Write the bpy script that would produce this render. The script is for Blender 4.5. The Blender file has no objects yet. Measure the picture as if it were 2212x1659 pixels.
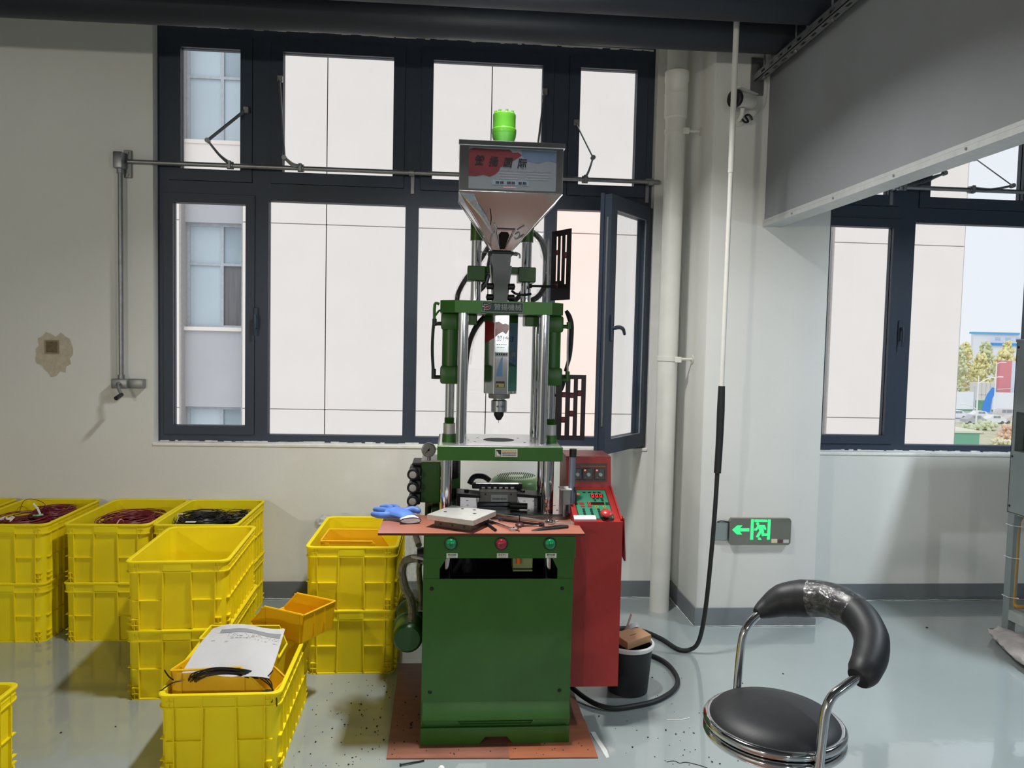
import bpy, bmesh, math, random
from mathutils import Vector, Matrix, Euler
random.seed(7)
SC = bpy.context.scene
COL = SC.collection
PI = math.pi

# ------------------------------------------------------------------ camera
cam_d = bpy.data.cameras.new('camera'); cam = bpy.data.objects.new('camera', cam_d); COL.objects.link(cam)
def set_camera(yaw, pitch, roll, height):
    y, p, r = (math.radians(a) for a in (yaw, pitch, roll))
    f = Vector((math.sin(y)*math.cos(p), math.cos(y)*math.cos(p), -math.sin(p)))
    rt = Vector((math.cos(y), -math.sin(y), 0)); dn = f.cross(rt)
    r2 = math.cos(r)*rt - math.sin(r)*dn; d2 = math.sin(r)*rt + math.cos(r)*dn
    m = Matrix((r2, -d2, -f)).transposed().to_4x4(); m.translation = (0, 0, height)
    cam.matrix_world = m
set_camera(4.56, 3.155, 1.298, 1.5)
cam_d.sensor_width = 36; cam_d.lens = 36*1660/2212; cam_d.clip_start = .05; cam_d.clip_end = 900
SC.camera = cam

# ------------------------------------------------------------------ world, sun, room and fill lamps, exposure
SC.view_settings.view_transform = 'Standard'; SC.view_settings.look = 'None'
SC.view_settings.exposure = 0.0; SC.view_settings.gamma = 1.0; SC.view_settings.use_curve_mapping = False
W = bpy.data.worlds.new('overcast'); SC.world = W; W.use_nodes = True
W.node_tree.nodes['Background'].inputs[0].default_value = (1.14, 1.0, 1.0, 1)
W.node_tree.nodes['Background'].inputs[1].default_value = 1.0
sun_d = bpy.data.lights.new('veiled_sun', 'SUN'); sun_d.energy = .88; sun_d.angle = math.radians(40); sun_d.color = (1, .97, .93)
sun = bpy.data.objects.new('veiled_sun', sun_d); COL.objects.link(sun)
sun.rotation_euler = Vector((.15, .62, -.75)).to_track_quat('-Z', 'Y').to_euler()
def ceiling_lamp(x, y, z, watts, color, sx=.14, sy=.30, fan=136):
    d = bpy.data.lights.new('ceiling_lamp', 'AREA'); d.shape = 'RECTANGLE'; d.size = sx; d.size_y = sy; d.spread = math.radians(fan)
    d.energy = watts; d.color = color
    o = bpy.data.objects.new('ceiling_lamp', d); COL.objects.link(o); o.location = (x, y, z)
def fill_lamp(x, y, z, watts, color, r=.12):
    d = bpy.data.lights.new('fill_lamp', 'POINT'); d.shadow_soft_size = r; d.energy = watts; d.color = color
    o = bpy.data.objects.new('fill_lamp', d); COL.objects.link(o); o.location = (x, y, z)
WARM, NEUT, COOL = (1, .92, .77), (1, .985, .955), (.82, .92, 1)
ceiling_lamp(.16, 2.78, 3.10, 54, NEUT)
ceiling_lamp(3.27, 2.70, 2.9, 54, COOL)
fill_lamp(-2.82, -2.6, 1.82, 180, WARM, .08)      # unseen fill lamps, added behind the camera to lift the room
fill_lamp(.76, -2.6, 1.82, 62, NEUT, .08)
fill_lamp(3.27, -2.6, 1.82, 120, COOL, .08)

# ------------------------------------------------------------------ helpers
def lin(c):
    c = c/255
    return c/12.92 if c <= .04045 else ((c+.055)/1.055)**2.4
def L3(rgb): return tuple(lin(v) for v in rgb)
MATS = {}
def mat(name, rgb, rough=.5, metal=0., var=.08, scale=18., bump=0., bscale=60., spec=.5, rvar=.0, coat=0., stretch=None):
    if name in MATS: return MATS[name]
    m = bpy.data.materials.new(name); m.use_nodes = True; MATS[name] = m
    nt = m.node_tree; N = nt.nodes; b = N['Principled BSDF']
    c = L3(rgb)
    tc = N.new('ShaderNodeTexCoord'); src = tc.outputs['Object']
    if stretch:
        mp = N.new('ShaderNodeMapping'); mp.inputs['Scale'].default_value = stretch
        nt.links.new(src, mp.inputs['Vector']); src = mp.outputs['Vector']
    nz = N.new('ShaderNodeTexNoise'); nz.inputs['Scale'].default_value = scale; nz.inputs['Detail'].default_value = 4
    nt.links.new(src, nz.inputs['Vector'])
    rp = N.new('ShaderNodeValToRGB'); rp.color_ramp.elements[0].position = .3; rp.color_ramp.elements[1].position = .7
    rp.color_ramp.elements[0].color = (*[v*(1-var) for v in c], 1)
    rp.color_ramp.elements[1].color = (*[min(1, v*(1+var)) for v in c], 1)
    nt.links.new(nz.outputs['Fac'], rp.inputs['Fac']); nt.links.new(rp.outputs['Color'], b.inputs['Base Color'])
    b.inputs['Roughness'].default_value = rough; b.inputs['Metallic'].default_value = metal
    b.inputs['Specular IOR Level'].default_value = spec
    if coat: b.inputs['Coat Weight'].default_value = coat; b.inputs['Coat Roughness'].default_value = .08
    if rvar:
        mr = N.new('ShaderNodeMapRange'); mr.inputs['To Min'].default_value = rough-rvar; mr.inputs['To Max'].default_value = rough+rvar
        nt.links.new(nz.outputs['Fac'], mr.inputs['Value']); nt.links.new(mr.outputs['Result'], b.inputs['Roughness'])
    if bump:
        n2 = N.new('ShaderNodeTexNoise'); n2.inputs['Scale'].default_value = bscale; n2.inputs['Detail'].default_value = 3
        nt.links.new(src, n2.inputs['Vector'])
        bp = N.new('ShaderNodeBump'); bp.inputs['Strength'].default_value = bump; bp.inputs['Distance'].default_value = .01
        nt.links.new(n2.outputs['Fac'], bp.inputs['Height']); nt.links.new(bp.outputs['Normal'], b.inputs['Normal'])
    return m
def emit(name, rgb, strength):
    if name in MATS: return MATS[name]
    m = mat(name, rgb, .4); b = m.node_tree.nodes['Principled BSDF']
    b.inputs['Emission Color'].default_value = (*L3(rgb), 1); b.inputs['Emission Strength'].default_value = strength
    return m
def sheer(name, rgb, back, rough=.45, var=.05):
    """moulded plastic that lets some light through"""
    if name in MATS: return MATS[name]
    m = mat(name, rgb, rough, var=var, scale=6); nt = m.node_tree; N = nt.nodes
    b = N['Principled BSDF']; t = N.new('ShaderNodeBsdfTranslucent'); mx = N.new('ShaderNodeMixShader')
    t.inputs['Color'].default_value = (*L3(rgb), 1); mx.inputs['Fac'].default_value = back
    nt.links.new(b.outputs[0], mx.inputs[1]); nt.links.new(t.outputs[0], mx.inputs[2])
    nt.links.new(mx.outputs[0], N['Material Output'].inputs['Surface'])
    return m
def glassy(name, tint, ior=1.45, rough=0.):
    if name in MATS: return MATS[name]
    m = bpy.data.materials.new(name); m.use_nodes = True; MATS[name] = m
    nt = m.node_tree; N = nt.nodes; N.remove(N['Principled BSDF'])
    fr = N.new('ShaderNodeFresnel'); fr.inputs['IOR'].default_value = ior
    tr = N.new('ShaderNodeBsdfTransparent'); tr.inputs['Color'].default_value = (*tint, 1)
    gl = N.new('ShaderNodeBsdfGlossy'); gl.inputs['Roughness'].default_value = rough; gl.inputs['Color'].default_value = (.9, .95, 1, 1)
    mx = N.new('ShaderNodeMixShader')
    ge = N.new('ShaderNodeNewGeometry'); mr = N.new('ShaderNodeMapRange')     # same index seen from either face of the pane
    mr.inputs['To Min'].default_value = ior; mr.inputs['To Max'].default_value = 1/ior
    nt.links.new(ge.outputs['Backfacing'], mr.inputs['Value']); nt.links.new(mr.outputs['Result'], fr.inputs['IOR'])
    nt.links.new(fr.outputs[0], mx.inputs['Fac']); nt.links.new(tr.outputs[0], mx.inputs[1]); nt.links.new(gl.outputs[0], mx.inputs[2])
    nt.links.new(mx.outputs[0], N['Material Output'].inputs['Surface'])
    return m

ORG = {}
class MB:
    """collects solids and links them as ONE mesh object"""
    def __init__(s): s.bm = bmesh.new()
    def box(s, x0, x1, y0, y1, z0, z1, bev=0., mtx=None, seg=1):
        r = bmesh.ops.create_cube(s.bm, size=1.0); vs = r['verts']
        for v in vs: v.co = Vector(((x0+x1)/2+v.co.x*(x1-x0), (y0+y1)/2+v.co.y*(y1-y0), (z0+z1)/2+v.co.z*(z1-z0)))
        if bev:
            es = list({e for v in vs for e in v.link_edges})
            rb = bmesh.ops.bevel(s.bm, geom=es, offset=bev, segments=seg, affect='EDGES', profile=.5)
            vs = list({v for f in rb['faces'] for v in f.verts} | {v for v in vs if v.is_valid})
        if mtx is not None:
            for v in vs: v.co = mtx @ v.co
        return s
    def cbox(s, c, d, bev=0., mtx=None, seg=1):
        return s.box(c[0]-d[0]/2, c[0]+d[0]/2, c[1]-d[1]/2, c[1]+d[1]/2, c[2]-d[2]/2, c[2]+d[2]/2, bev, mtx, seg)
    def rings(s, rings, cap0=True, cap1=True, closed=False):
        R = [[s.bm.verts.new(p) for p in ring] for ring in rings]
        n = len(R[0]); m = len(R)
        for i in range(m if closed else m-1):
            a, b = R[i], R[(i+1) % m]
            for j in range(n):
                try: s.bm.faces.new((a[j], a[(j+1) % n], b[(j+1) % n], b[j]))
                except ValueError: pass
        if not closed:
            if cap0: s.bm.faces.new(R[0][::-1])
            if cap1: s.bm.faces.new(R[-1])
        return s
    def cyl(s, p0, p1, r0, r1=None, seg=20, cap=True):
        p0, p1 = Vector(p0), Vector(p1); r1 = r0 if r1 is None else r1
        d = (p1-p0).normalized(); u = d.orthogonal().normalized(); w = d.cross(u)
        mk = lambda p, r: [p+u*(r*math.cos(2*PI*k/seg))+w*(r*math.sin(2*PI*k/seg)) for k in range(seg)]
        return s.rings([mk(p0, r0), mk(p1, r1)], cap, cap)
    def lathe(s, prof, origin=(0, 0, 0), axis=(0, 0, 1), seg=28):
        """prof: (radius, height) pairs along the axis"""
        o = Vector(origin); d = Vector(axis).normalized(); u = d.orthogonal().normalized(); w = d.cross(u)
        rg = [[o+d*h+u*(max(r, 1e-4)*math.cos(2*PI*k/seg))+w*(max(r, 1e-4)*math.sin(2*PI*k/seg)) for k in range(seg)] for r, h in prof]
        return s.rings(rg)
    def tube(s, pts, r, seg=8, closed=False, radii=None, cap=True, sub=0, up=None):
        P = [Vector(p) for p in pts]
        if sub: P, radii = spline(P, sub, closed, radii)
        n = len(P); T = []
        for i in range(n):
            a = P[(i-1) % n] if (closed or i) else P[0]; b = P[(i+1) % n] if (closed or i < n-1) else P[-1]
            T.append((b-a).normalized() if (b-a).length > 1e-9 else Vector((0, 0, 1)))
        u = (Vector(up) if up else T[0].orthogonal()).normalized(); rg = []
        for i in range(n):
            u = (u-T[i]*u.dot(T[i])); u = u.normalized() if u.length > 1e-6 else T[i].orthogonal().normalized()
            w = T[i].cross(u); rr = radii[i] if radii else r
            ru, rw = rr if isinstance(rr, tuple) else (rr, rr)
            rg.append([P[i]+u*(ru*math.cos(2*PI*k/seg))+w*(rw*math.sin(2*PI*k/seg)) for k in range(seg)])
        return s.rings(rg, cap, cap, closed)
    def prism(s, poly, axis, a0, a1, mtx=None):
        """poly in the two other axes (x,z for 'y'; y,z for 'x'; x,y for 'z')"""
        f = {'y': lambda p, a: (p[0], a, p[1]), 'x': lambda p, a: (a, p[0], p[1]), 'z': lambda p, a: (p[0], p[1], a)}[axis]
        A = [Vector(f(p, a0)) for p in poly]; B = [Vector(f(p, a1)) for p in poly]
        if mtx is not None: A = [mtx @ v for v in A]; B = [mtx @ v for v in B]
        return s.rings([A, B])
    def plate(s, x0, x1, z0, z1, y0, y1, holes, axis='y'):
        """upright plate with rectangular holes (hx0,hx1,hz0,hz1): front, back and hole edges only"""
        xs = sorted({x0, x1, *[v for h in holes for v in h[:2] if x0 < v < x1]}); zs = sorted({z0, z1, *[v for h in holes for v in h[2:] if z0 < v < z1]})
        solid = {}
        for i in range(len(xs)-1):
            for j in range(len(zs)-1):
                cx, cz = (xs[i]+xs[i+1])/2, (zs[j]+zs[j+1])/2
                solid[i, j] = not any(h[0] < cx < h[1] and h[2] < cz < h[3] for h in holes)
        V = {}
        def vert(i, j, k):
            if (i, j, k) not in V:
                y = (y0, y1)[k]; p = (xs[i], y, zs[j]) if axis == 'y' else (y, xs[i], zs[j]) if axis == 'x' else (xs[i], zs[j], y)
                V[i, j, k] = s.bm.verts.new(p)
            return V[i, j, k]
        for (i, j), ok in solid.items():
            if not ok: continue
            for k in (0, 1): s.bm.faces.new([vert(i, j, k), vert(i+1, j, k), vert(i+1, j+1, k), vert(i, j+1, k)])
            for di, dj, a, b in ((-1, 0, (i, j), (i, j+1)), (1, 0, (i+1, j), (i+1, j+1)), (0, -1, (i, j), (i+1, j)), (0, 1, (i, j+1), (i+1, j+1))):
                if not solid.get((i+di, j+dj), False):
                    s.bm.faces.new([vert(*a, 0), vert(*b, 0), vert(*b, 1), vert(*a, 1)])
        return s
    def build(s, name, material, parent=None, local=False, angle=35, flat=False):
        bm = s.bm
        bmesh.ops.recalc_face_normals(bm, faces=bm.faces[:])
        if parent is not None and not local:
            o = ORG.get(parent.name, Vector((0, 0, 0)))
            for v in bm.verts: v.co -= o
        me = bpy.data.meshes.new(name); bm.to_mesh(me); bm.free()
        me.materials.append(material)
        if not flat:
            me.polygons.foreach_set('use_smooth', [True]*len(me.polygons)); me.set_sharp_from_angle(angle=math.radians(angle))
        ob = bpy.data.objects.new(name, me); COL.objects.link(ob)
        if parent is not None:
            ob.parent = parent; ORG[ob.name] = ORG.get(parent.name, Vector((0, 0, 0)))
        return ob
def spline(P, sub, closed=False, radii=None):
    n = len(P); out = []; ro = [] if radii else None
    segs = n if closed else n-1
    for i in range(segs):
        p0 = P[(i-1) % n] if (closed or i) else P[0]; p1 = P[i]; p2 = P[(i+1) % n]; p3 = P[(i+2) % n] if (closed or i+2 < n) else P[-1]
        for k in range(sub):
            t = k/sub; t2, t3 = t*t, t*t*t
            out.append(.5*((2*p1)+(p2-p0)*t+(2*p0-5*p1+4*p2-p3)*t2+(3*p1-p0-3*p2+p3)*t3))
            if radii:
                a, b = radii[i], radii[(i+1) % n]
                ro.append(tuple(x*(1-t)+y*t for x, y in zip(a, b)) if isinstance(a, tuple) else a*(1-t)+b*t)
    if not closed:
        out.append(P[-1].copy())
        if radii: ro.append(radii[-1])
    return out, ro
def tag(o, label=None, cat=None, group=None, kind=None):
    if label: o['label'] = label
    if cat: o['category'] = cat
    if group: o['group'] = group
    if kind: o['kind'] = kind
    return o
def thing(name, loc, label, cat, group=None, rz=0.):
    o = bpy.data.objects.new(name, None); COL.objects.link(o); o.location = loc; o.rotation_euler = (0, 0, rz)
    o.empty_display_size = .1; ORG[o.name] = Vector(loc)
    return tag(o, label, cat, group)
def struct(name, mb, m, **k): return tag(mb.build(name, m, **k), kind='structure')
def struct_empty(name, loc=(0, 0, 0)):
    o = bpy.data.objects.new(name, None); COL.objects.link(o); o.location = loc; ORG[o.name] = Vector(loc); o['kind'] = 'structure'; return o
def copy_tree(o, parent=None):
    c = o.copy(); COL.objects.link(c)
    if parent is not None: c.parent = parent
    for ch in list(o.children): copy_tree(ch, c)
    return c
def copy_at(o, loc, label, rz=0., group=None):
    c = copy_tree(o); c.location = loc; c.rotation_euler = (0, 0, rz); c['label'] = label
    if group: c['group'] = group
    return c
def R4(axis, deg, pivot=(0, 0, 0)):
    p = Vector(pivot)
    return Matrix.Translation(p) @ Matrix.Rotation(math.radians(deg), 4, axis) @ Matrix.Translation(-p)
def writing(name, body, size, m, parent, pos, rot=(PI/2, 0, 0), align='CENTER', squeeze=1., slant=0., thick=.0003, off=0.):
    """lettering standing on a surface, facing -y by default; pos in world"""
    c = bpy.data.curves.new(name, 'FONT'); c.body = body; c.size = size; c.align_x = align; c.align_y = 'CENTER'; c.extrude = thick; c.shear = slant; c.offset = off
    c.resolution_u = 3
    t = bpy.data.objects.new(name, c); COL.objects.link(t)
    dg = bpy.context.evaluated_depsgraph_get(); me = bpy.data.meshes.new_from_object(t.evaluated_get(dg))
    bpy.data.objects.remove(t); bpy.data.curves.remove(c)
    o = ORG.get(parent.name, Vector((0, 0, 0))) if parent else Vector((0, 0, 0))
    me.transform(Matrix.Translation(Vector(pos)-o) @ Matrix.LocRotScale(None, Euler(rot), Vector((squeeze, 1, 1))))
    me.materials.clear(); me.materials.append(m)
    ob = bpy.data.objects.new(name, me); COL.objects.link(ob)
    if parent: ob.parent = parent; ORG[ob.name] = o
    return ob
def dashes(mb, x0, x1, z, y, h=.003, seed=1, gap=.003, lo=.004, hi=.012, t=.0004):
    """a printed line too small to read: short strokes in a row"""
    rnd = random.Random(seed); x = x0
    while x < x1:
        w = rnd.uniform(lo, hi); mb.box(x, min(x+w, x1), y-t, y, z-h/2, z+h/2); x += w+gap
    return mb

# ------------------------------------------------------------------ materials
M_WALL = mat('white_emulsion', (226, 226, 222), .85, var=.02, scale=3, bump=.05, bscale=180)
M_PLASTER = mat('plaster_patch', (196, 186, 166), .9, var=.1, scale=30, bump=.3, bscale=80)
M_SKIRT = mat('grey_skirting_paint', (112, 118, 122), .6, var=.08, scale=9)
M_CEIL = mat('grey_ceiling_paint', (70, 72, 76), .9, var=.05)
M_BEAM = mat('grey_beam_paint', (138, 142, 147), .8, var=.04, scale=4)
M_BEAMTRIM = mat('galvanised_trim', (196, 200, 200), .45, .3, var=.06, scale=40)
M_FRAME = mat('slate_blue_powder_coat', (46, 56, 72), .5, var=.06, scale=40)
M_BEAD = mat('bead_gleam_grey', (130, 136, 142), .45, var=.1, scale=40)  # lighter grey paints in the gleam on the dark bead
M_GLASS = glassy('window_glass', (.883, .968, 1.0))
M_CHROME = mat('chrome', (214, 216, 220), .09, 1., var=.02)
M_STEEL = mat('ground_steel', (176, 178, 180), .26, 1., var=.08, scale=30, rvar=.06)
M_BRIGHT = mat('polished_stainless', (222, 223, 224), .1, 1., var=.04, scale=8, bump=.04, bscale=9)
M_ZINC = mat('zinc_plating', (150, 152, 154), .42, .85, var=.1, scale=25)
M_DARKMETAL = mat('blackened_steel', (34, 34, 38), .45, .5, var=.15, scale=30)
M_BLACK = mat('black_plastic', (20, 21, 23), .45, var=.1)
M_RUBBER = mat('black_rubber', (24, 26, 28), .55, var=.1, scale=60)
M_GREEN = mat('green_machine_paint', (40, 92, 20), .38, var=.06, scale=9, bump=.03, bscale=140)
M_LIME = mat('lightened_green_paint', (50, 98, 20), .32, var=.06, scale=12)  # machine green again, lightened for the lamplight on motor and caps
M_SAGE = mat('motor_green_paint', (112, 150, 92), .35, var=.06, scale=12)
M_RED = mat('red_cabinet_paint', (160, 38, 34), .42, var=.05, scale=10, bump=.03, bscale=160)
M_BAKE = mat('orange_laminate_sheet', (162, 102, 84), .35, var=.1, scale=7, stretch=(1, 6, 1))
M_WHITE = mat('white_plastic', (232, 232, 230), .4, var=.03)
M_PVC = mat('white_pipe_plastic', (222, 221, 214), .4, var=.04, scale=10)
M_PAPER = mat('white_paper', (236, 238, 242), .8, var=.02)
M_INK = mat('black_ink', (20, 21, 24), .9, var=.05, spec=.1)
M_GREYINK = mat('grey_ink', (84, 88, 94), .9, var=.1, spec=.1)
M_LEATHER = mat('black_vinyl', (34, 36, 40), .5, spec=.4, var=.1, scale=30, bump=.05, bscale=420)
M_INSUL = mat('black_foam_insulation', (24, 31, 43), .55, var=.12, scale=8)
M_FILM = glassy('clear_film', (.88, .89, .9), 1.35, .12)
def wrapfilm(name, share, rough):
    m = bpy.data.materials.new(name); m.use_nodes = True; MATS[name] = m
    nt = m.node_tree; N = nt.nodes; N.remove(N['Principled BSDF'])
    tc = N.new('ShaderNodeTexCoord'); nz = N.new('ShaderNodeTexNoise'); nz.inputs['Scale'].default_value = 55; nz.inputs['Detail'].default_value = 5
    bp = N.new('ShaderNodeBump'); bp.inputs['Strength'].default_value = .9; bp.inputs['Distance'].default_value = .01
    tr = N.new('ShaderNodeBsdfTransparent'); gl = N.new('ShaderNodeBsdfGlossy'); gl.inputs['Roughness'].default_value = rough
    mr = N.new('ShaderNodeMapRange'); mr.inputs['From Min'].default_value = .35; mr.inputs['From Max'].default_value = .65; mr.inputs['To Min'].default_value = share*.3; mr.inputs['To Max'].default_value = share*1.7
    mx = N.new('ShaderNodeMixShader')
    nt.links.new(tc.outputs['Object'], nz.inputs['Vector']); nt.links.new(nz.outputs['Fac'], bp.inputs['Height']); nt.links.new(bp.outputs['Normal'], gl.inputs['Normal'])
    nt.links.new(nz.outputs['Fac'], mr.inputs['Value']); nt.links.new(mr.outputs['Result'], mx.inputs['Fac'])
    nt.links.new(tr.outputs[0], mx.inputs[1]); nt.links.new(gl.outputs[0], mx.inputs[2]); nt.links.new(mx.outputs[0], N['Material Output'].inputs['Surface'])
    return m
M_STRETCH = wrapfilm('stretch_film', .12, .14)
M_GREYMETAL = mat('grey_sheet_metal', (128, 138, 138), .45, var=.05, scale=12)
M_CARD = mat('brown_cardboard', (190, 148, 112), .85, var=.07, scale=14)
# ------------------------------------------------------------------ room shell
def epoxy():
    m = mat('grey_green_floor_epoxy', (150, 160, 160), .22, var=.05, scale=1.6, spec=.5)
    nt = m.node_tree; N = nt.nodes; b = N['Principled BSDF']
    tc = N.new('ShaderNodeTexCoord'); n = N.new('ShaderNodeTexNoise'); n.inputs['Scale'].default_value = 14; n.inputs['Detail'].default_value = 2
    bp = N.new('ShaderNodeBump'); bp.inputs['Strength'].default_value = .04; bp.inputs['Distance'].default_value = .01
    nt.links.new(tc.outputs['Object'], n.inputs['Vector']); nt.links.new(n.outputs['Fac'], bp.inputs['Height']); nt.links.new(bp.outputs['Normal'], b.inputs['Normal'])
    b.inputs['Coat Weight'].default_value = 1; b.inputs['Coat IOR'].default_value = 1.62; b.inputs['Coat Roughness'].default_value = .05
    nt.links.new(bp.outputs['Normal'], b.inputs['Coat Normal'])
    n2 = N.new('ShaderNodeTexNoise'); n2.inputs['Scale'].default_value = 5; n2.inputs['Detail'].default_value = 6
    mr = N.new('ShaderNodeMapRange'); mr.inputs['To Min'].default_value = .1; mr.inputs['To Max'].default_value = .26
    nt.links.new(tc.outputs['Object'], n2.inputs['Vector']); nt.links.new(n2.outputs['Fac'], mr.inputs['Value']); nt.links.new(mr.outputs['Result'], b.inputs['Roughness'])
    return m
M_FLOOR = epoxy()
WX0, WX1, WY0 = -5.0, 8.0, -6.0
struct('floor', MB().box(WX0-.2, WX1+.2, WY0-.2, 4.66, -.12, 0), M_FLOOR)
MB().box(-.35, .80, .35, 1.75, 0, .004).build('laminate_sheet', mat('dusty_laminate', (140, 92, 74), .5, var=.16, scale=6, stretch=(1, 5, 1)), bpy.data.objects['floor'])
struct('ceiling', MB().box(WX0-.2, WX1+.2, WY0-.2, 4.66, 4.1, 4.25), M_CEIL)
struct('wall_left', MB().box(WX0-.2, WX0, WY0, 4.62, 0, 4.1), M_WALL)
struct('wall_right', MB().box(WX1, WX1+.2, WY0, 4.62, 0, 4.1), M_WALL)
struct('wall_back', MB().box(WX0, WX1, WY0-.2, WY0, 0, 4.1), mat('grey_wall_paint', (128, 130, 132), .9))
H1 = (-1.652, 1.153, .889, 3.23); H2 = (2.17, 5.25, .889, 3.23)
struct('wall_front_left', MB().plate(WX0, 1.34, 0, 4.1, 4.42, 4.62, [H1]), M_WALL)
struct('wall_front_right', MB().plate(1.98, WX1, 0, 4.1, 4.35, 4.62, [H2]), M_WALL)
struct('wall_column', MB().box(1.33, 1.985, 3.95, 4.62, 0, 4.1, .012, seg=2), M_WALL)
struct('baseboard_left', MB().box(WX0, 1.33, 4.410, 4.42, 0, .1), M_SKIRT)
struct('baseboard_column', MB().plate(1.322, 1.993, 3.942, 4.42, 0, .1, [(1.33, 1.985, 3.95, 5)], axis='z'), M_SKIRT)
struct('baseboard_right', MB().box(1.993, WX1, 4.341, 4.35, 0, .1), M_SKIRT)
# uneven white bead of filler along the skirtings
def filler(name, pts):
    rnd = random.Random(len(pts)+3); P = []
    for a, b in zip(pts[:-1], pts[1:]):
        n = max(2, int((Vector(b)-Vector(a)).length/.03))
        for k in range(n): P.append(Vector(a).lerp(Vector(b), k/n)+Vector((0, 0, rnd.uniform(-.0015, .0015))))
    P.append(Vector(pts[-1]))
    return struct(name, MB().tube(P, .003, 5, radii=[rnd.uniform(.0015, .004) for _ in P]), mat('filler_bead', (196, 200, 200), .8, var=.15))
filler('trim_1', [(-1.1, 4.406, .003), (1.32, 4.406, .003)])
filler('trim_2', [(1.318, 4.40, .003), (1.318, 3.938, .003), (1.99, 3.938, .003)])
filler('trim_3', [(2.0, 4.337, .003), (4.0, 4.337, .003)])

# dropped beam from the column towards the camera, with its metal edge profile
beam = struct('beam', MB().box(1.62, 1.70, WY0, 3.948, 2.165, 4.1), M_BEAM)
MB().box(1.612, 1.708, WY0, 3.947, 2.130, 2.150).build('edge_profile', M_BEAMTRIM, beam)
MB().box(1.616, 1.704, WY0, 3.947, 2.152, 2.166).build('edge_profile_lip', M_BEAMTRIM, beam)
for y in (3.6, 3.2, 2.75, 2.35): MB().cyl((1.6125, y, 2.142), (1.609, y, 2.142), .005, seg=8).build('screw', M_ZINC, beam)

# ------------------------------------------------------------------ windows
def frame_window(name, hole, yf, uppers, casements, fixed, zt=3.23):
    w = struct_empty(name, ((hole[0]+hole[1])/2, yf, hole[2]))
    sash = lambda p, b=.068: (p[0]-b, p[1]+b, p[2]-b, p[3]+b)
    holes = [sash(p, .066) for p in uppers] + [sash(p, .052) for p in casements] + list(fixed)
    MB().plate(hole[0]-.004, hole[1]+.004, hole[2]+.004, zt, yf, yf+.06, holes).build('frame', M_FRAME, w)
    def glaze(p, par, y):
        MB().plate(p[0]-.010, p[1]+.010, p[2]-.010, p[3]+.010, y-.012, y-.004, [(p[0], p[1], p[2], p[3])]).build('glazing_bead', M_BEAD, par)
        MB().box(p[0]-.008, p[1]+.008, y, y+.006, p[2]-.008, p[3]+.008).build('pane', M_GLASS, par, flat=True)
    for p in fixed: glaze(p, w, yf+.03)
    for p, b in [(p, .064) for p in uppers]+[(p, .050) for p in casements]:
        s = MB().plate(*[v for v in sash(p, b)], yf-.008, yf+.052, [tuple(p)]).build('sash', M_FRAME, w)
        glaze(p, s, yf+.026)
    return w
def lever(par, x, y, z, m):
    mb = MB().box(x-.012, x+.012, y-.010, y, z-.06, z+.06, .004)
    mb.cyl((x, y-.010, z+.01), (x, y-.035, z+.01), .009, seg=12)
    mb.tube([(x, y-.036, z+.018), (x+.002, y-.040, z-.02), (x, y-.040, z-.06), (x-.002, y-.036, z-.098)], .008, 8, sub=4, radii=[.010, .0095, .008, .006])
    return mb.build('handle', m, par)
YF1 = 4.49
win1 = frame_window('window_1', H1, YF1,
    [(-1.525, -1.201, 2.425, 3.089), (-.968, -.353, 2.426, 3.09), (-.130, .496, 2.42, 3.088), (.716, 1.047, 2.422, 3.088)],
    [(-1.568, -1.170, .983, 2.238)], [(-1.045, -.277, .934, 2.265), (-.203, .530, .931, 2.262), (.600, 1.105, .944, 2.276)])
# the last lower opening has no glass of its own: its casement stands open into the room
for ch in [c for c in win1.children if c.name.split('.')[0] in ('pane', 'glazing_bead')]:
    xs = [v.co.x + ORG[win1.name].x for v in ch.data.vertices]
    if min(xs) > .55: bpy.data.objects.remove(ch)
lever(win1, -1.110, 4.482, 1.60, M_FRAME)
M_FRAME_IN = M_FRAME
SW, SZ0, SZ1 = .515, .905, 2.290
open_sash = MB().plate(-SW, 0, SZ0, SZ1, -.032, .032, [(-SW+.068, -.068, SZ0+.078, SZ1-.075)]).build('open_casement', M_FRAME, win1, local=True)
for nm, m_, b in (('glazing_bead', M_BEAD, (-SW+.058, -.058, SZ0+.068, SZ1-.065)),):
    MB().plate(*b, -.026, -.018, [(-SW+.070, -.070, SZ0+.080, SZ1-.077)]).build(nm, m_, open_sash, local=True)
MB().box(-SW+.06, -.06, -.004, .004, SZ0+.07, SZ1-.067).build('pane', M_GLASS, open_sash, local=True, flat=True)
MB().box(-SW-.010, -SW, .008, .030, SZ0-.006, SZ1+.006).build('rebate_lip', M_FRAME, open_sash, local=True)
MB().box(-SW-.0035, -SW, -.016, -.006, SZ0+.15, SZ1-.12).build('lock_rail', M_ZINC, open_sash, local=True)
zc = 1.585
mb = MB().box(-SW+.022, -SW+.046, -.044, -.032, zc-.07, zc+.07, .004)
mb.cyl((-SW+.034, -.044, zc), (-SW+.034, -.062, zc), .010, seg=12)
mb.tube([(-SW+.026, -.064, zc+.002), (-SW+.07, -.068, zc+.004), (-SW+.105, -.068, zc-.006), (-SW+.132, -.064, zc-.032)], .009, 8, sub=4, radii=[.011, .011, .010, .008])
mb.build('handle', M_FRAME, open_sash, local=True)
for z in (SZ0+.18, SZ1-.18): MB().cyl((.008, -.03, z-.045), (.008, -.03, z+.045), .010, seg=10).build('hinge', M_FRAME, open_sash, local=True)
open_sash.location = Vector((1.128, 4.462, 0)) - ORG[win1.name]
open_sash.rotation_euler = (0, 0, math.radians(51))
open_sash['label'] = 'casement standing open into the room'
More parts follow.
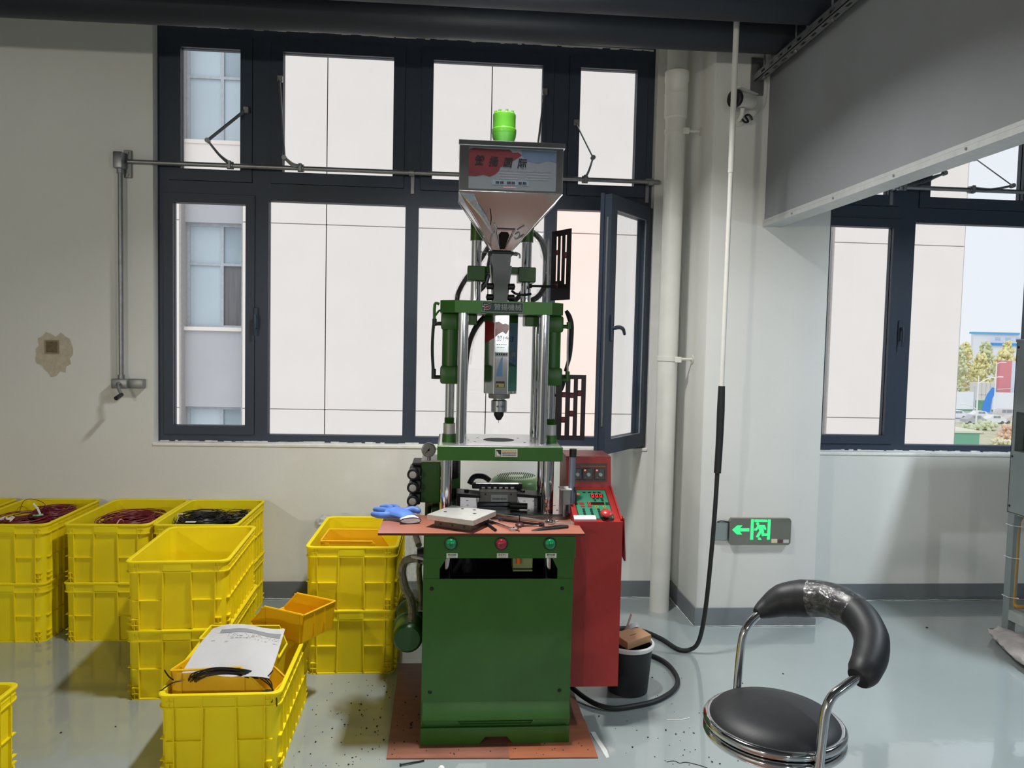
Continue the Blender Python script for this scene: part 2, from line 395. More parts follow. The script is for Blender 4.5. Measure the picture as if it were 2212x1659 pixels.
# rough white filler along the bottom and top edges of the frame
def ragged(par, x0, x1, z, y, seed, up=1):
    rnd = random.Random(seed); mb = MB(); x = x0
    while x < x1:
        w_ = rnd.uniform(.012, .05); h = rnd.uniform(.002, .010)
        mb.box(x, min(x+w_*1.05, x1), y-.004, y+.002, min(z, z+up*h), max(z, z+up*h)); x += w_
    return mb.build('filler', mat('white_filler', (214, 214, 208), .9), par)
ragged(win1, -1.64, .58, .889, 4.488, 3)
ragged(win1, -1.64, 1.14, 3.209, 4.488, 4, -1)
MB().box(-1.658, 1.159, 4.414, 4.49, .874, .891, .003).build('window_sill', mat('sill_paint', (236, 236, 230), .5), win1)
YF2 = 4.43
win2 = frame_window('window_2', H2, YF2,
    [(2.250, 2.566, 2.418, 3.088), (2.825, 3.408, 2.416, 3.088), (3.62, 4.24, 2.416, 3.088), (4.50, 5.16, 2.416, 3.088)],
    [(2.222, 2.611, .984, 2.228)], [(2.748, 3.50, .929, 2.264), (3.57, 4.34, .929, 2.264), (4.44, 5.20, .929, 2.264)])
lever(win2, 2.680, 4.428, 1.62, M_FRAME)
ragged(win2, 2.18, 4.0, .889, 4.428, 8)
MB().box(2.163, 5.257, 4.344, 4.43, .874, .891, .003).build('window_sill', mat('sill_paint', (236, 236, 230), .5), win2)

# ------------------------------------------------------------------ services under the ceiling
def insulated(name, y, z0, z1, label):
    mb = MB().cyl((-4.9, y, z0), (1.625, y, z1), .112, seg=28)
    o = tag(mb.build(name, M_INSUL), label, 'pipe', 'insulated pipes under the ceiling')
    return o
insulated('insulated_pipe', 3.66, 2.985, 3.023, 'black insulated pipe nearest the window wall, just above the window frame')
insulated('insulated_pipe', 3.33, 3.005, 3.030, 'black insulated pipe running in front of the other, above the machine')
ch = thing('support_channel', (1.56, 3.5, 2.88), 'galvanised slotted channel carrying the black pipes beside the grey beam', 'bracket')
X0, X1 = 1.530, 1.572
slots = [(y, y+.045) for y in (3.0, 3.1, 3.2, 3.3, 3.4, 3.5, 3.6, 3.7, 3.8)]
MB().plate(X0, X1, 2.86, 3.945, 2.868, 2.871, [(X0+.014, X1-.014, a, b) for a, b in slots], axis='z').build('channel', M_ZINC, ch)
MB().plate(2.86, 3.945, 2.868, 2.905, X0, X0+.003, [(a, b, 2.879, 2.893) for a, b in slots], axis='x').build('channel_side', M_ZINC, ch)
MB().box(X1-.003, X1, 2.86, 3.945, 2.868, 2.905).build('channel_side', M_ZINC, ch)
MB().box(1.515, 1.585, 3.939, 3.949, 2.80, 2.99, .002).build('end_plate', M_ZINC, ch)
for y in (3.50, 3.16, 3.86):
    mb = MB().cyl((1.551, y, 2.862), (1.551, y, 4.1), .005, seg=8)
    for z in (2.862, 2.906): mb.cyl((1.551, y, z-.006), (1.551, y, z+.002), .010, seg=6)
    mb.build('threaded_rod', M_ZINC, ch)

# white drain pipe in the corner
dp = thing('drain_pipe', (1.20, 4.20, 0), 'white plastic drain pipe from floor to ceiling between window and column', 'pipe')
for z0, z1 in ((0, 2.74), (2.98, 4.1)): MB().lathe([(.0545, z0), (.0545, z1)], (1.20, 4.2, 0), seg=32).build('pipe_length', M_PVC, dp)
MB().lathe([(.0552, 2.735), (.0625, 2.742), (.0625, 2.93), (.066, 2.937), (.066, 2.985), (.058, 2.992)], (1.20, 4.2, 0), seg=32).build('expansion_coupling', M_PVC, dp)
MB().lathe([(.0560, 2.86), (.0645, 2.862), (.0645, 2.872), (.0560, 2.874)], (1.20, 4.2, 0), seg=32).build('coupling_ring', M_PVC, dp)
for z in (1.425, 2.665):
    mb = MB().lathe([(.0545, z-.013), (.0585, z-.012), (.0585, z+.012), (.0545, z+.013)], (1.20, 4.2, 0), seg=32)
    mb.box(1.225, 1.262, 4.135, 4.152, z-.02, z+.012, .003)
    mb.cyl((1.25, 4.16, z), (1.326, 4.16, z), .008, seg=10); mb.cyl((1.325, 4.16, z), (1.3285, 4.16, z), .024, seg=16)
    mb.build('pipe_clip', M_PVC, dp)

# hanging power cable: white conduit, black sleeve, black cord looping over the floor
hc = thing('hanging_power_cable', (1.262, 3.5, 0), 'black power cable dropping from a white conduit and looping over the floor', 'cable')
MB().cyl((1.263, 3.5, 1.31), (1.268, 3.5, 2.30), .011, seg=14).build('conduit', M_PVC, hc); mb = MB().cyl((1.268, 3.5, 2.30), (1.270, 3.5, 4.1), .0135, seg=14); mb.build('conduit', M_PVC, hc)
MB().tube([(1.263, 3.5, 1.315), (1.263, 3.5, 1.2), (1.262, 3.5, 1.05), (1.258, 3.5, .905)], .017, 12, sub=3, radii=[.0155, .018, .017, .0165]).build('sleeve', M_RUBBER, hc)
CP = [(1.258, 3.5, .92), (1.252, 3.5, .7), (1.243, 3.51, .45), (1.235, 3.535, .22), (1.222, 3.57, .07), (1.19, 3.60, .016), (1.135, 3.62, .011), (1.09, 3.75, .011), (1.02, 3.86, .011),
      (.93, 3.90, .011), (.82, 3.85, .011), (.76, 3.74, .011), (.80, 3.63, .011), (.90, 3.58, .011), (.985, 3.545, .011), (1.035, 3.44, .011), (1.035, 3.29, .011), (.985, 3.18, .011),
      (.89, 3.09, .011), (.79, 3.045, .011), (.68, 3.025, .011), (.60, 3.08, .016), (.53, 3.20, .035), (.50, 3.30, .08), (.48, 3.36, .16)]
MB().tube(CP, .0105, 10, sub=6).build('cord', M_RUBBER, hc)

# ------------------------------------------------------------------ window opener (crank gear) on the left wall and along the upper lights
def arms(par, x_piv, x_elbow, z_elbow, x_rod, zr, yr, zp, yw):
    """clamp on the rod, bent crank arm, and the flat link up to the sash"""
    a = MB()
    a.cyl((x_rod-.016, yr, zr), (x_rod+.016, yr, zr), .021, seg=14)
    a.box(x_rod-.010, x_rod+.010, yr-.030, yr-.012, zr-.022, zr+.022, .003)
    a.tube([(x_rod, yr-.012, zr+.008), ((x_rod*.55+x_elbow*.45), yr-.05, zr*.5+z_elbow*.5-.012), (x_elbow, yr-.075, z_elbow)], .008, 8, sub=5, radii=[(.020, .007), (.013, .005), (.008, .005)])
    arm = a.build('crank_arm', M_ZINC, par)
    b = MB().tube([(x_elbow, yr-.075, z_elbow), (x_piv, yw-.02, zp)], .009, 8, radii=[(.0085, .0035), (.0085, .0035)])
    b.cyl((x_elbow, yr-.088, z_elbow), (x_elbow, yr-.062, z_elbow), .013, seg=12)
    b.box(x_piv-.012, x_piv+.018, yw-.028, yw, zp-.018, zp+.018, .004)
    b.build('link', M_ZINC, par); return arm
op = thing('window_opener', (-1.80, 4.38, 1.2), 'long crank-and-rod opener for the upper lights with crank handle on the cream wall', 'window opener')
YR = 4.40
MB().cyl((-1.775, YR, 2.432), (1.175, YR, 2.434), .0125, seg=16).build('turning_rod', M_ZINC, op)
mb = MB().box(-1.800, -1.758, 4.405, 4.419, 2.345, 2.495, .003)
for z in (2.362, 2.478): mb.cyl((-1.779, 4.406, z), (-1.779, 4.398, z), .008, seg=6)
mb.build('wall_plate', M_ZINC, op)
MB().box(-1.835, -1.785, 4.345, 4.41, 2.385, 2.475, .008, seg=2).build('upper_gearbox', M_ZINC, op)
MB().cyl((-1.806, 4.375, 1.245), (-1.806, 4.375, 2.39), .0125, seg=16).build('drive_shaft', M_ZINC, op)
for z in (2.362, 1.245): MB().cyl((-1.806, 4.375, z), (-1.806, 4.375, z+.025), .018, seg=14).build('shaft_coupling', M_ZINC, op)
mb = MB().box(-1.850, -1.765, 4.345, 4.41, 1.195, 1.248, .006, seg=2); mb.box(-1.77, -1.690, 4.370, 4.419, 1.196, 1.248, .006, seg=2); mb.build('lower_gearbox', M_ZINC, op)
hd = MB().tube([(-1.805, 4.350, 1.222), (-1.803, 4.315, 1.216), (-1.775, 4.300, 1.165)], .008, 10, sub=4, radii=[.010, .009, .007]).build('crank_handle', M_ZINC, op)
MB().tube([(-1.776, 4.305, 1.166), (-1.778, 4.240, 1.150)], .011, 12, radii=[.011, .0115]).build('grip', M_BLACK, hd)
for args in ((-1.166, -1.330, 2.545, -1.232), (-.984, -.924, 2.470, -.850), (.505, .452, 2.52, .40), (.689, .772, 2.540, .742)):
    zp = {-1.166: 2.755, -.984: 2.935, .505: 2.935, .689: 2.768}[args[0]]
    arms(op, args[0], args[1], args[2], args[3], 2.433, YR, zp, 4.482)
for x in (-.24, 1.125):
    mb = MB().cyl((x-.014, YR, 2.433), (x+.014, YR, 2.433), .020, seg=14); mb.box(x-.008, x+.010, YR-.008, 4.49, 2.427, 2.441); mb.box(x-.010, x+.012, 4.480, 4.49, 2.33, 2.47, .002)
    mb.build('rod_bracket', M_ZINC, op)
op2 = thing('window_opener', (3.0, 4.33, 2.45), 'opener rod with folded links across the window right of the beam', 'window opener')
YR2 = 4.335
MB().cyl((2.55, YR2, 2.448), (4.9, YR2, 2.448), .0125, seg=16).build('turning_rod', M_ZINC, op2)
arms(op2, 3.07, 3.215, 2.465, 3.018, 2.448, YR2, 2.652, 4.422); arms(op2, 2.80, 2.80, 2.520, 2.600, 2.448, YR2, 2.525, 4.422)
for x in (2.585, 4.7):
    mb = MB().cyl((x-.014, YR2, 2.448), (x+.014, YR2, 2.448), .020, seg=14); mb.box(x-.008, x+.010, YR2, 4.43, 2.442, 2.456); mb.box(x-.010, x+.010, 4.42, 4.43, 2.36, 2.49, .002)
    mb.build('rod_bracket', M_ZINC, op2)

# ------------------------------------------------------------------ small things on walls
sk = thing('cable_outlet', (-2.19, 4.42, 1.41), 'bare square outlet hole in a patch of tan plaster on the left wall', 'wall outlet')
rnd = random.Random(5); pts = []
for k in range(26):
    a = 2*PI*k/26; r = 1+rnd.uniform(-.16, .16)
    pts.append((-2.182+.098*r*math.cos(a), 1.375+.112*r*math.sin(a)))
MB().prism(pts, 'y', 4.4165, 4.4205).build('plaster_patch', M_PLASTER, sk)
MB().plate(-2.228, -2.152, 1.375, 1.452, 4.4135, 4.418, [(-2.220, -2.160, 1.383, 1.444)]).build('box_rim', mat('raw_plaster_edge', (150, 138, 112), .9, var=.12), sk)
MB().box(-2.220, -2.160, 4.4158, 4.4172, 1.383, 1.444).build('box_back', mat('outlet_box_tan', (112, 98, 74), .8, var=.2, scale=50), sk)

es = thing('exit_sign', (1.65, 3.95, .517), 'steel emergency exit sign with glowing green arrow and running figure, low on the column', 'sign')
EX, EZ = 1.4885, .4465   # lower left corner
MB().prism([(EX, EZ+.018), (EX+.012, EZ), (EX+.326, EZ), (EX+.337, EZ+.012), (EX+.337, EZ+.132), (EX+.329, EZ+.144), (EX+.012, EZ+.144), (EX, EZ+.126)], 'y', 3.926, 3.950).build('housing', mat('brushed_steel_face', (150, 148, 138), .3, .8, var=.06, scale=10), es)
GL = emit('lit_green', (60, 255, 130), .75)
ey0, ey1 = 3.9245, 3.9262
S_ = .336/1830; gx = lambda px: EX+(px-150)*S_; gz = lambda py: EZ+.1445-(py-250)*S_
def G(poly, name): MB().prism([(gx(a), gz(b)) for a, b in poly], 'y', ey0, ey1).build(name, GL, es)
G([(232, 588), (375, 458), (528, 458), (448, 542), (735, 542), (735, 632), (448, 632), (528, 720), (375, 720)], 'arrow')
mb = MB()
for poly in ([(780, 278), (862, 278), (862, 876), (775, 876)], [(882, 282), (1265, 286), (1262, 352), (882, 352)], [(1285, 282), (1368, 286), (1358, 872), (1275, 872)]): mb.prism([(gx(a), gz(b)) for a, b in poly], 'y', ey0, ey1)
mb.build('door_symbol', GL, es)
mb = MB().cyl((gx(978), ey0, gz(410)), (gx(978), ey1, gz(410)), 44*S_, seg=16)
for poly in ([(985, 445), (1190, 445), (1240, 545), (1235, 580), (1195, 585), (1140, 510), (1175, 620), (1180, 690), (1270, 692), (1275, 760), (1130, 768), (1112, 740), (1105, 660), (1015, 815), (945, 790), (1040, 615), (1010, 545), (955, 608), (880, 606), (882, 555), (930, 545)],
             [(1005, 850), (1040, 812), (1072, 815), (1115, 878), (1012, 878)]): mb.prism([(gx(a), gz(b)) for a, b in poly], 'y', ey0, ey1)
mb.build('running_figure', GL, es)
for x0_, x1_, c in ((1412, 1590, (206, 200, 160)), (1600, 1760, (92, 60, 62)), (1768, 1932, (190, 186, 186))):
    MB().box(gx(x0_), gx(x1_), 3.925, 3.9262, gz(968), gz(872 if x0_ > 1500 else 850)).build('sticker', mat('sign_sticker_%d' % x0_, c, .6, var=.1, scale=300), es)
MB().box(1.408, EX-.004, 3.936, 3.950, .468, .566, .003).build('junction_box', M_GREYMETAL, es)
MB().tube([(1.425, 3.94, .566), (1.44, 3.935, .574), (1.47, 3.935, .572), (1.492, 3.94, .565)], .004, 6, sub=4).build('lead', M_BLACK, es)

sc = thing('security_camera', (1.50, 3.94, 2.72), 'white bullet security camera with a round dark front high on the column', 'security camera')
ax = Vector((-.85, -.5, -.08)).normalized()
c0 = Vector((1.395, 3.83, 2.742))
MB().lathe([(.030, -.135), (.036, -.13), (.036, -.005), (.040, .0)], c0, ax, 24).build('body', M_PVC, sc)
MB().lathe([(.042, -.012), (.045, -.006), (.045, .008), (.040, .012), (.036, .008), (.02, .008)], c0, ax, 24).build('front_ring', M_BLACK, sc)
MB().lathe([(.016, .008), (.014, .013), (.0, .014)], c0, ax, 16).build('lens', mat('dark_lens', (10, 10, 14), .05), sc)
MB().prism([(1.37, 3.80), (1.40, 3.775), (1.53, 3.87), (1.50, 3.90)], 'z', 2.781, 2.786).build('sun_hood', M_PVC, sc)
mb = MB().tube([(1.45, 3.865, 2.71), (1.452, 3.885, 2.675), (1.455, 3.93, 2.668)], .011, 10, sub=3); mb.cyl((1.455, 3.95, 2.668), (1.455, 3.935, 2.668), .032, seg=18); mb.build('mount', M_PVC, sc)
mb = MB().tube([(1.46, 3.90, 2.665), (1.47, 3.885, 2.645), (1.49, 3.89, 2.65), (1.478, 3.90, 2.68), (1.50, 3.90, 2.685), (1.515, 3.90, 2.66)], .0055, 6, sub=4); mb.build('plug_lead', M_BLACK, sc)
MB().tube([(1.465, 3.93, 2.655), (1.50, 3.935, 2.665), (1.55, 3.94, 2.70), (1.588, 3.943, 2.745), (1.60, 3.946, 2.79), (1.603, 3.946, 2.95), (1.603, 3.946, 4.1)], .0035, 6, sub=4).build('cable', M_PVC, sc)
dashes(MB(), 2.060, 2.112, 1.728, 4.3496, .006, 3, .004, .004, .010).build('pencil_note', mat('pencil_grey', (120, 124, 128), .8), bpy.data.objects['wall_front_right'])
# ------------------------------------------------------------------ outdoors: the pale block opposite
M_FAC = mat('pinkish_render', (240, 229, 221), .9, var=.015, scale=1.5)
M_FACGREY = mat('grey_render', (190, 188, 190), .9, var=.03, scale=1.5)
M_JOINT = mat('joint_grey', (176, 170, 166), .9)
M_WFRAME = mat('pale_window_frame', (184, 188, 194), .5)
M_WMID = mat('dim_window_glass', (160, 174, 182), .12, var=.15, scale=1.2)
M_WGLASS = mat('bluish_window_glass', (194, 206, 213), .12, var=.05, scale=.8)
M_WDARK = mat('curtained_window_glass', (112, 110, 112), .3, var=.3, scale=3, stretch=(6, 6, .2))
fb = thing('apartment_block', (3, 15, -13), 'pale rendered block across the yard, filling both windows, with jointed wall panels', 'building')
ZS = [-13, -10.5, -6.96, -3.43, .11, 3.64, 7.18, 10.7, 14.2, 17.7]
MB().box(-14, 10.30, 15.6, 27, -13, 17.7).build('core', M_FAC, fb)
XS = [(-12.2, -8.6), (-8.6, -5.125), (-3.975, -2.415), (-2.415, .685), (.685, 3.78), (3.78, 6.45), (7.62, 10.37)]
g = .009
for (xa, xb) in XS:
    for za, zb in zip(ZS[:-1], ZS[1:]):
        MB().box(xa+g, xb-g, 15.0, 15.6, za+g, zb-g).build('panel', M_FAC, fb, flat=True)
    MB().box(xa-.02, xb+.02, 15.025, 15.6, -13, 17.7).build('joint_backing', M_JOINT, fb, flat=True)
def bay(x0, x1):
    for i, za in enumerate(ZS[:-1]):
        zb = ZS[i+1]; zs = za+(zb-za)*.43                      # spandrel up to the sill, window above
        if za < -8: zs = zb
        zl = za+.42 if za > 3 else zs  # grey foot of upper spandrels paints in shade; lower ones wholly grey
        MB().box(x0, x1, 15.24, 15.6, za, zl).build('grey_spandrel', M_FACGREY, fb, flat=True)
        if zl < zs: MB().box(x0, x1, 15.20, 15.6, zl, zs).build('spandrel', M_FAC, fb, flat=True)
        if zs >= zb: continue
        w = MB().plate(x0, x1, zs, zb, 15.36, 15.44, [(x0+.07, x0+.07+(x1-x0)*.50, zs+.06, zs+(zb-zs)*.6), (x0+.13+(x1-x0)*.50, x1-.05, zs+.06, zs+(zb-zs)*.6),
                                                  (x0+.07, x0+.07+(x1-x0)*.50, zs+(zb-zs)*.6+.05, zb-.06), (x0+.13+(x1-x0)*.50, x1-.05, zs+(zb-zs)*.6+.05, zb-.06)]).build('window', M_WFRAME, fb, flat=True)
        xm = x0+.10+(x1-x0)*.50; zm = zs+(zb-zs)*.6+.02
        for a, b, c, d, dark in ((x0, xm, zs, zm, 0), (xm, x1, zs, zm, za < 3), (x0, xm, zm, zb, 0), (xm, x1, zm, zb, 2)):
            MB().box(a+.01, b-.01, 15.40, 15.42, c+.01, d-.01).build('pane', M_WMID if dark == 2 else M_WDARK if dark else M_WGLASS, w, flat=True)
        MB().box(x0, x1, 15.18, 15.5, zs-.05, zs+.02).build('sill', M_FAC, fb, flat=True)
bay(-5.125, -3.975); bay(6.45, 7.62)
struct('ground', MB().box(-200, 520, 8, 620, -13.4, -13), mat('pale_tarmac', (206, 204, 200), .9, var=.06, scale=.05))

# street scene far below, past the block corner; haze is painted into pale colours
def tree(x, y, z, r, h, c, seed, label):
    rnd = random.Random(seed); t = thing('roadside_tree', (x, y, z), label, 'tree', 'autumn trees beyond the street')
    MB().cyl((x, y, z), (x, y, z+h*.4), r*.07, r*.05, 8).build('trunk', mat('pale_bark', (170, 160, 140), .9), t)
    mb = MB()
    for k in range(190):
        u, v = rnd.random(), rnd.uniform(0, 2*PI); zz = h*(.14+.84*u); rr = .86*r*(math.sin(PI*(.14+.80*u))**.7)*math.sqrt(rnd.uniform(.05, 1))
        s = r*rnd.uniform(.09, .19); c3 = Vector((x+rr*math.cos(v), y+rr*math.sin(v), z+zz))
        q = bmesh.ops.create_icosphere(mb.bm, subdivisions=1, radius=s, matrix=Matrix.Translation(c3) @ Matrix.Diagonal((1, 1, rnd.uniform(.8, 1.7), 1)))
        for vv in q['verts']: vv.co += Vector((rnd.uniform(-s, s), rnd.uniform(-s, s), rnd.uniform(-s, s)))*.45
    mb.build('crown', c, t, angle=180)
TY = mat('hazed_autumn_leaves', (240, 230, 172), .95, var=.12, scale=1.2); TG = mat('hazed_green_leaves', (222, 224, 182), .95, var=.12, scale=1.2); TO = mat('hazed_orange_leaves', (242, 216, 172), .95, var=.12, scale=1.2)
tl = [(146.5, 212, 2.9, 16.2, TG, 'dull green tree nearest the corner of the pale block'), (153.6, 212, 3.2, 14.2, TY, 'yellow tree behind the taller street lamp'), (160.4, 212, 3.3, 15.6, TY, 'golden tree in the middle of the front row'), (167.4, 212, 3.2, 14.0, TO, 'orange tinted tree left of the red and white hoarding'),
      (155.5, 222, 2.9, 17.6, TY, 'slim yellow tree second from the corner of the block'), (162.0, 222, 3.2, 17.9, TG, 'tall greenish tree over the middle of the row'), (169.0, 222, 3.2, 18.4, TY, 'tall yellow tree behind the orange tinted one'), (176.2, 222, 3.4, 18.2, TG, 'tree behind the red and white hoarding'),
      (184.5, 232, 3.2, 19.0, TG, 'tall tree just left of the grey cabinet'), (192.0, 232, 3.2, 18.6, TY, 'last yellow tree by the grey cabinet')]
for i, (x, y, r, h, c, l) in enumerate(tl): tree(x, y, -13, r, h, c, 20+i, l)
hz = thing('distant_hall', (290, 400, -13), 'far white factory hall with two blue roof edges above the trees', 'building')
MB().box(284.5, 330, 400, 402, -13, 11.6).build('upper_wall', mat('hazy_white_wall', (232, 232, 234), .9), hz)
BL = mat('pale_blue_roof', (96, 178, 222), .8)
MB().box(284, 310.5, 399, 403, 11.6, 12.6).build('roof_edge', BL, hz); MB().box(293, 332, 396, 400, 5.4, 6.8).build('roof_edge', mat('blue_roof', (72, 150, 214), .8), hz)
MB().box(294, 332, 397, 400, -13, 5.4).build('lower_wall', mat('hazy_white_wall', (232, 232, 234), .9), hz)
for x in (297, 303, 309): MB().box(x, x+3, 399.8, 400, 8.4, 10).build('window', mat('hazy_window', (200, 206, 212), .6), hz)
ho = thing('hoarding', (133, 175, -13), 'tall red and white hoarding among the trees', 'billboard')
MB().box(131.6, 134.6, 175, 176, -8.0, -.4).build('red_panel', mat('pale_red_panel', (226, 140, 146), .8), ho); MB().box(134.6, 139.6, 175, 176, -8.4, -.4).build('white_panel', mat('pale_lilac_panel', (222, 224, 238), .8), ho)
for x in (132.6, 135.5, 138.5): MB().cyl((x, 175.8, -13), (x, 175.8, -8), .12, seg=8).build('post', M_WFRAME, ho)
def lamp(x, y, top, arms_, label):
    t = thing('street_lamp', (x, y, -13), label, 'street lamp'); wp = mat('white_lamp_post', (244, 244, 244), .5)
    MB().cyl((x, y, -13), (x, y, top), .16, .11, 10).build('pole', wp, t)
    for dx, dz, z in arms_: MB().tube([(x, y, z), (x+dx*.5, y, z+dz*.8), (x+dx, y, z+dz)], .09, 6).build('arm', wp, t)
    for dx, dz, z in arms_: MB().cbox((x+dx*1.1, y, z+dz), (.9, .4, .2), .05).build('lamp_head', wp, t)
lamp(99.6, 138, -2.9, [(4.0, 1.3, -4.4), (-2.6, 1.0, -9.4)], 'nearer white street lamp standing in front of the parked cars')
lamp(123.2, 165, -.8, [(1.6, .3, -1.0), (-1.6, .7, -4.6)], 'taller white street lamp set back by the trees')
wl = tag(MB().prism([(126, 186.2), (205, 186.2), (205, 187), (126, 187)], 'z', -13, -10.6).build('boundary_wall', mat('cream_wall_cap', (240, 238, 214), .9)), 'long low cream wall behind the boards and cars', 'wall')
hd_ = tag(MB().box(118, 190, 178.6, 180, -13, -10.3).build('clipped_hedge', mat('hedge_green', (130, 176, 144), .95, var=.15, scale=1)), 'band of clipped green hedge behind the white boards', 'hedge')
for i, (x, w_) in enumerate(((140.6, 7.2), (149.6, 10), (162.5, 8), (173, 8))):
    t = thing('storage_container', (x+w_/2, 195, -13), ['white container box nearest the block corner', 'wider white container box, second along', 'white container box under the red hoarding', 'white container box partly behind the grey cabinet'][i], 'container', 'white containers behind the wall')
    MB().box(x, x+w_, 195, 198, -13, -6.6).build('body', mat('container_white', (226, 220, 214), .8, var=.04), t)
    for k in range(1, 6): MB().box(x+w_*k/6-.06, x+w_*k/6+.06, 194.93, 195, -12.8, -6.7).build('rib', mat('container_rib', (204, 200, 198), .8), t)
    MB().box(x, x+w_, 194.93, 195, -9.9, -9.7).build('rail', mat('container_rib', (204, 200, 198), .8), t)
for i, x in enumerate((115.4, 127.6, 139.4)):
    t = thing('notice_board', (x, 172, -13), ['white notice board beside the block corner', 'white notice board above the silver van', 'white notice board by the grey cabinet'][i], 'sign', 'white boards along the hedge')
    MB().box(x, x+7.8, 172, 172.2, -12.0, -7.9).build('board', mat('board_white', (240, 240, 242), .6), t)
    for xx in (x-.2, x+8.0): MB().box(xx, xx+.25, 172, 172.3, -13, -6.6).build('post', mat('post_grey', (206, 210, 212), .6), t)
    MB().tube([(x-.2, 172.1, -7.3), (x+4, 172.1, -7.0), (x+8.2, 172.1, -6.5)], .1, 5).build('top_wire', mat('post_grey', (206, 210, 212), .6), t)
    p = thing('blue_banner', (x-1.4, 171, -13), ['blue feather banner by the block corner', 'blue feather banner above the parked van', 'blue feather banner by the grey cabinet'][i], 'banner', 'blue banners beside the boards')
    MB().prism([(x-2.9, -12.6), (x-.9, -12.6), (x-.5, -9.4), (x+.6, -7.0), (x-.6, -6.7), (x-1.7, -8.2), (x-2.6, -10.4)], 'y', 171.0, 171.12).build('cloth', mat('banner_blue', (70, 140, 226), .7, var=.06), p)
    MB().cyl((x-.4, 171.15, -13), (x-.4, 171.15, -6.4), .06, seg=6).build('mast', M_WFRAME, p)
def car(x, y, L, h, c, label, van=False, rz=0):
    t = thing('parked_van' if van else 'parked_car', (x, y, -13), label, 'van' if van else 'car', None if van else 'cars parked below'); w_ = 1.8
    z0 = -12.7
    side = [(0, .05), (L, .05), (L, h*.52), (L*.96, h*.58), (L*.86, h), (L*.16, h), (L*.02, h*.58)] if van else [(0, .1), (L, .1), (L, h*.5), (L*.88, h*.6), (L*.72, h), (L*.34, h), (L*.18, h*.62), (.02, h*.5)]
    MB().prism([(x+a, z0+b) for a, b in side], 'y', y, y+w_).build('body', c, t)
    ws = [(.16, .34), (.37, .60), (.63, .88)] if van else [(.36, .52), (.54, .70)]
    for a, b in ws: MB().box(x+L*a, x+L*b, y-.03, y, z0+h*.62, z0+h*.92).build('side_window', mat('car_glass', (150, 156, 164), .2), t)
    for a in (.2, .8): MB().cyl((x+L*a, y-.04, -12.67), (x+L*a, y+.2, -12.67), .33, seg=14).build('wheel', mat('tyre_grey', (110, 108, 108), .8), t)
CW = mat('car_white', (238, 238, 240), .35); CS = mat('car_silver', (214, 206, 200), .35); CG = mat('car_grey', (186, 186, 192), .35)
car(117.6, 156, 5.0, 2.1, CS, 'silver van parked in the middle of the row below the boards', True)
for i, (x, y, c, l) in enumerate(((112.2, 157, CW, 'white car parked just behind the silver van'), (107.3, 157.5, CW, 'white car parked by the block corner'), (103.2, 146, CG, 'grey car in the nearer row behind the lamp post'), (108.2, 147, CW, 'white car in the nearer row'), (124.4, 157, CW, 'white car in front of the silver van'), (113.0, 148, CS, 'beige car half hidden by the bushes'))):
    car(x, y, 4.4, 1.5, c, l)
def bush(x, y, r, h, c, seed, label):
    rnd = random.Random(seed); mb = MB()
    for k in range(60):
        a = rnd.uniform(0, 2*PI); rr = .8*r*math.sqrt(rnd.random())
        bmesh.ops.create_icosphere(mb.bm, subdivisions=1, radius=rnd.uniform(.14, .3)*h, matrix=Matrix.Translation((x+rr*math.cos(a), y+rr*math.sin(a), -13+h*rnd.uniform(.1, .85))))
    tag(mb.build('shrub', c, angle=180), label, 'shrub', 'shrubs below the parked cars')
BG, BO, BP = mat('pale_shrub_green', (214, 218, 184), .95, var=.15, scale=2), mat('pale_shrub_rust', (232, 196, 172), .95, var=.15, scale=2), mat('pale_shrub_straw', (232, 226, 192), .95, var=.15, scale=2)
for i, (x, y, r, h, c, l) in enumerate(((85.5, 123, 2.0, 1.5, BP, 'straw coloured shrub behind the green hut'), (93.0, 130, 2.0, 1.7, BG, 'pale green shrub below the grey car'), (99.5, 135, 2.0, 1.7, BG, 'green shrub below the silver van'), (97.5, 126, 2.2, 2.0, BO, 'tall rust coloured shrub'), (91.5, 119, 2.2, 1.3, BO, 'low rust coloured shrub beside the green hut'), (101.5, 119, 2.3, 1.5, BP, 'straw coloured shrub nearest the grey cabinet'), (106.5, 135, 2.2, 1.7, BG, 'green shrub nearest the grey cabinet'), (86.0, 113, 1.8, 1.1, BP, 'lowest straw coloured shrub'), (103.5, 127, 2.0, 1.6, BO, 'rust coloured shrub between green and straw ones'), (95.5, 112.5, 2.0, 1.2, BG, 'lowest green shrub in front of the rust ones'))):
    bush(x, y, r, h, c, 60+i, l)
hu = thing('site_hut', (77, 108, -13), 'green site hut with a flat cream roof at the corner of the block', 'hut')
MB().box(70.5, 78.6, 108, 113, -13, -10.5).build('wall', mat('hut_green', (120, 176, 150), .8), hu)
MB().box(70.3, 78.8, 107.8, 114.5, -10.5, -10.2).build('roof', mat('hut_roof_cream', (226, 224, 204), .8), hu)
tag(MB().box(60, 190, 100, 150, -12.99, -12.95).build('verge', mat('rough_verge', (204, 198, 172), .95, var=.12, scale=.6)), 'rough dry verge between the hut and the car park', 'verge', kind='structure')
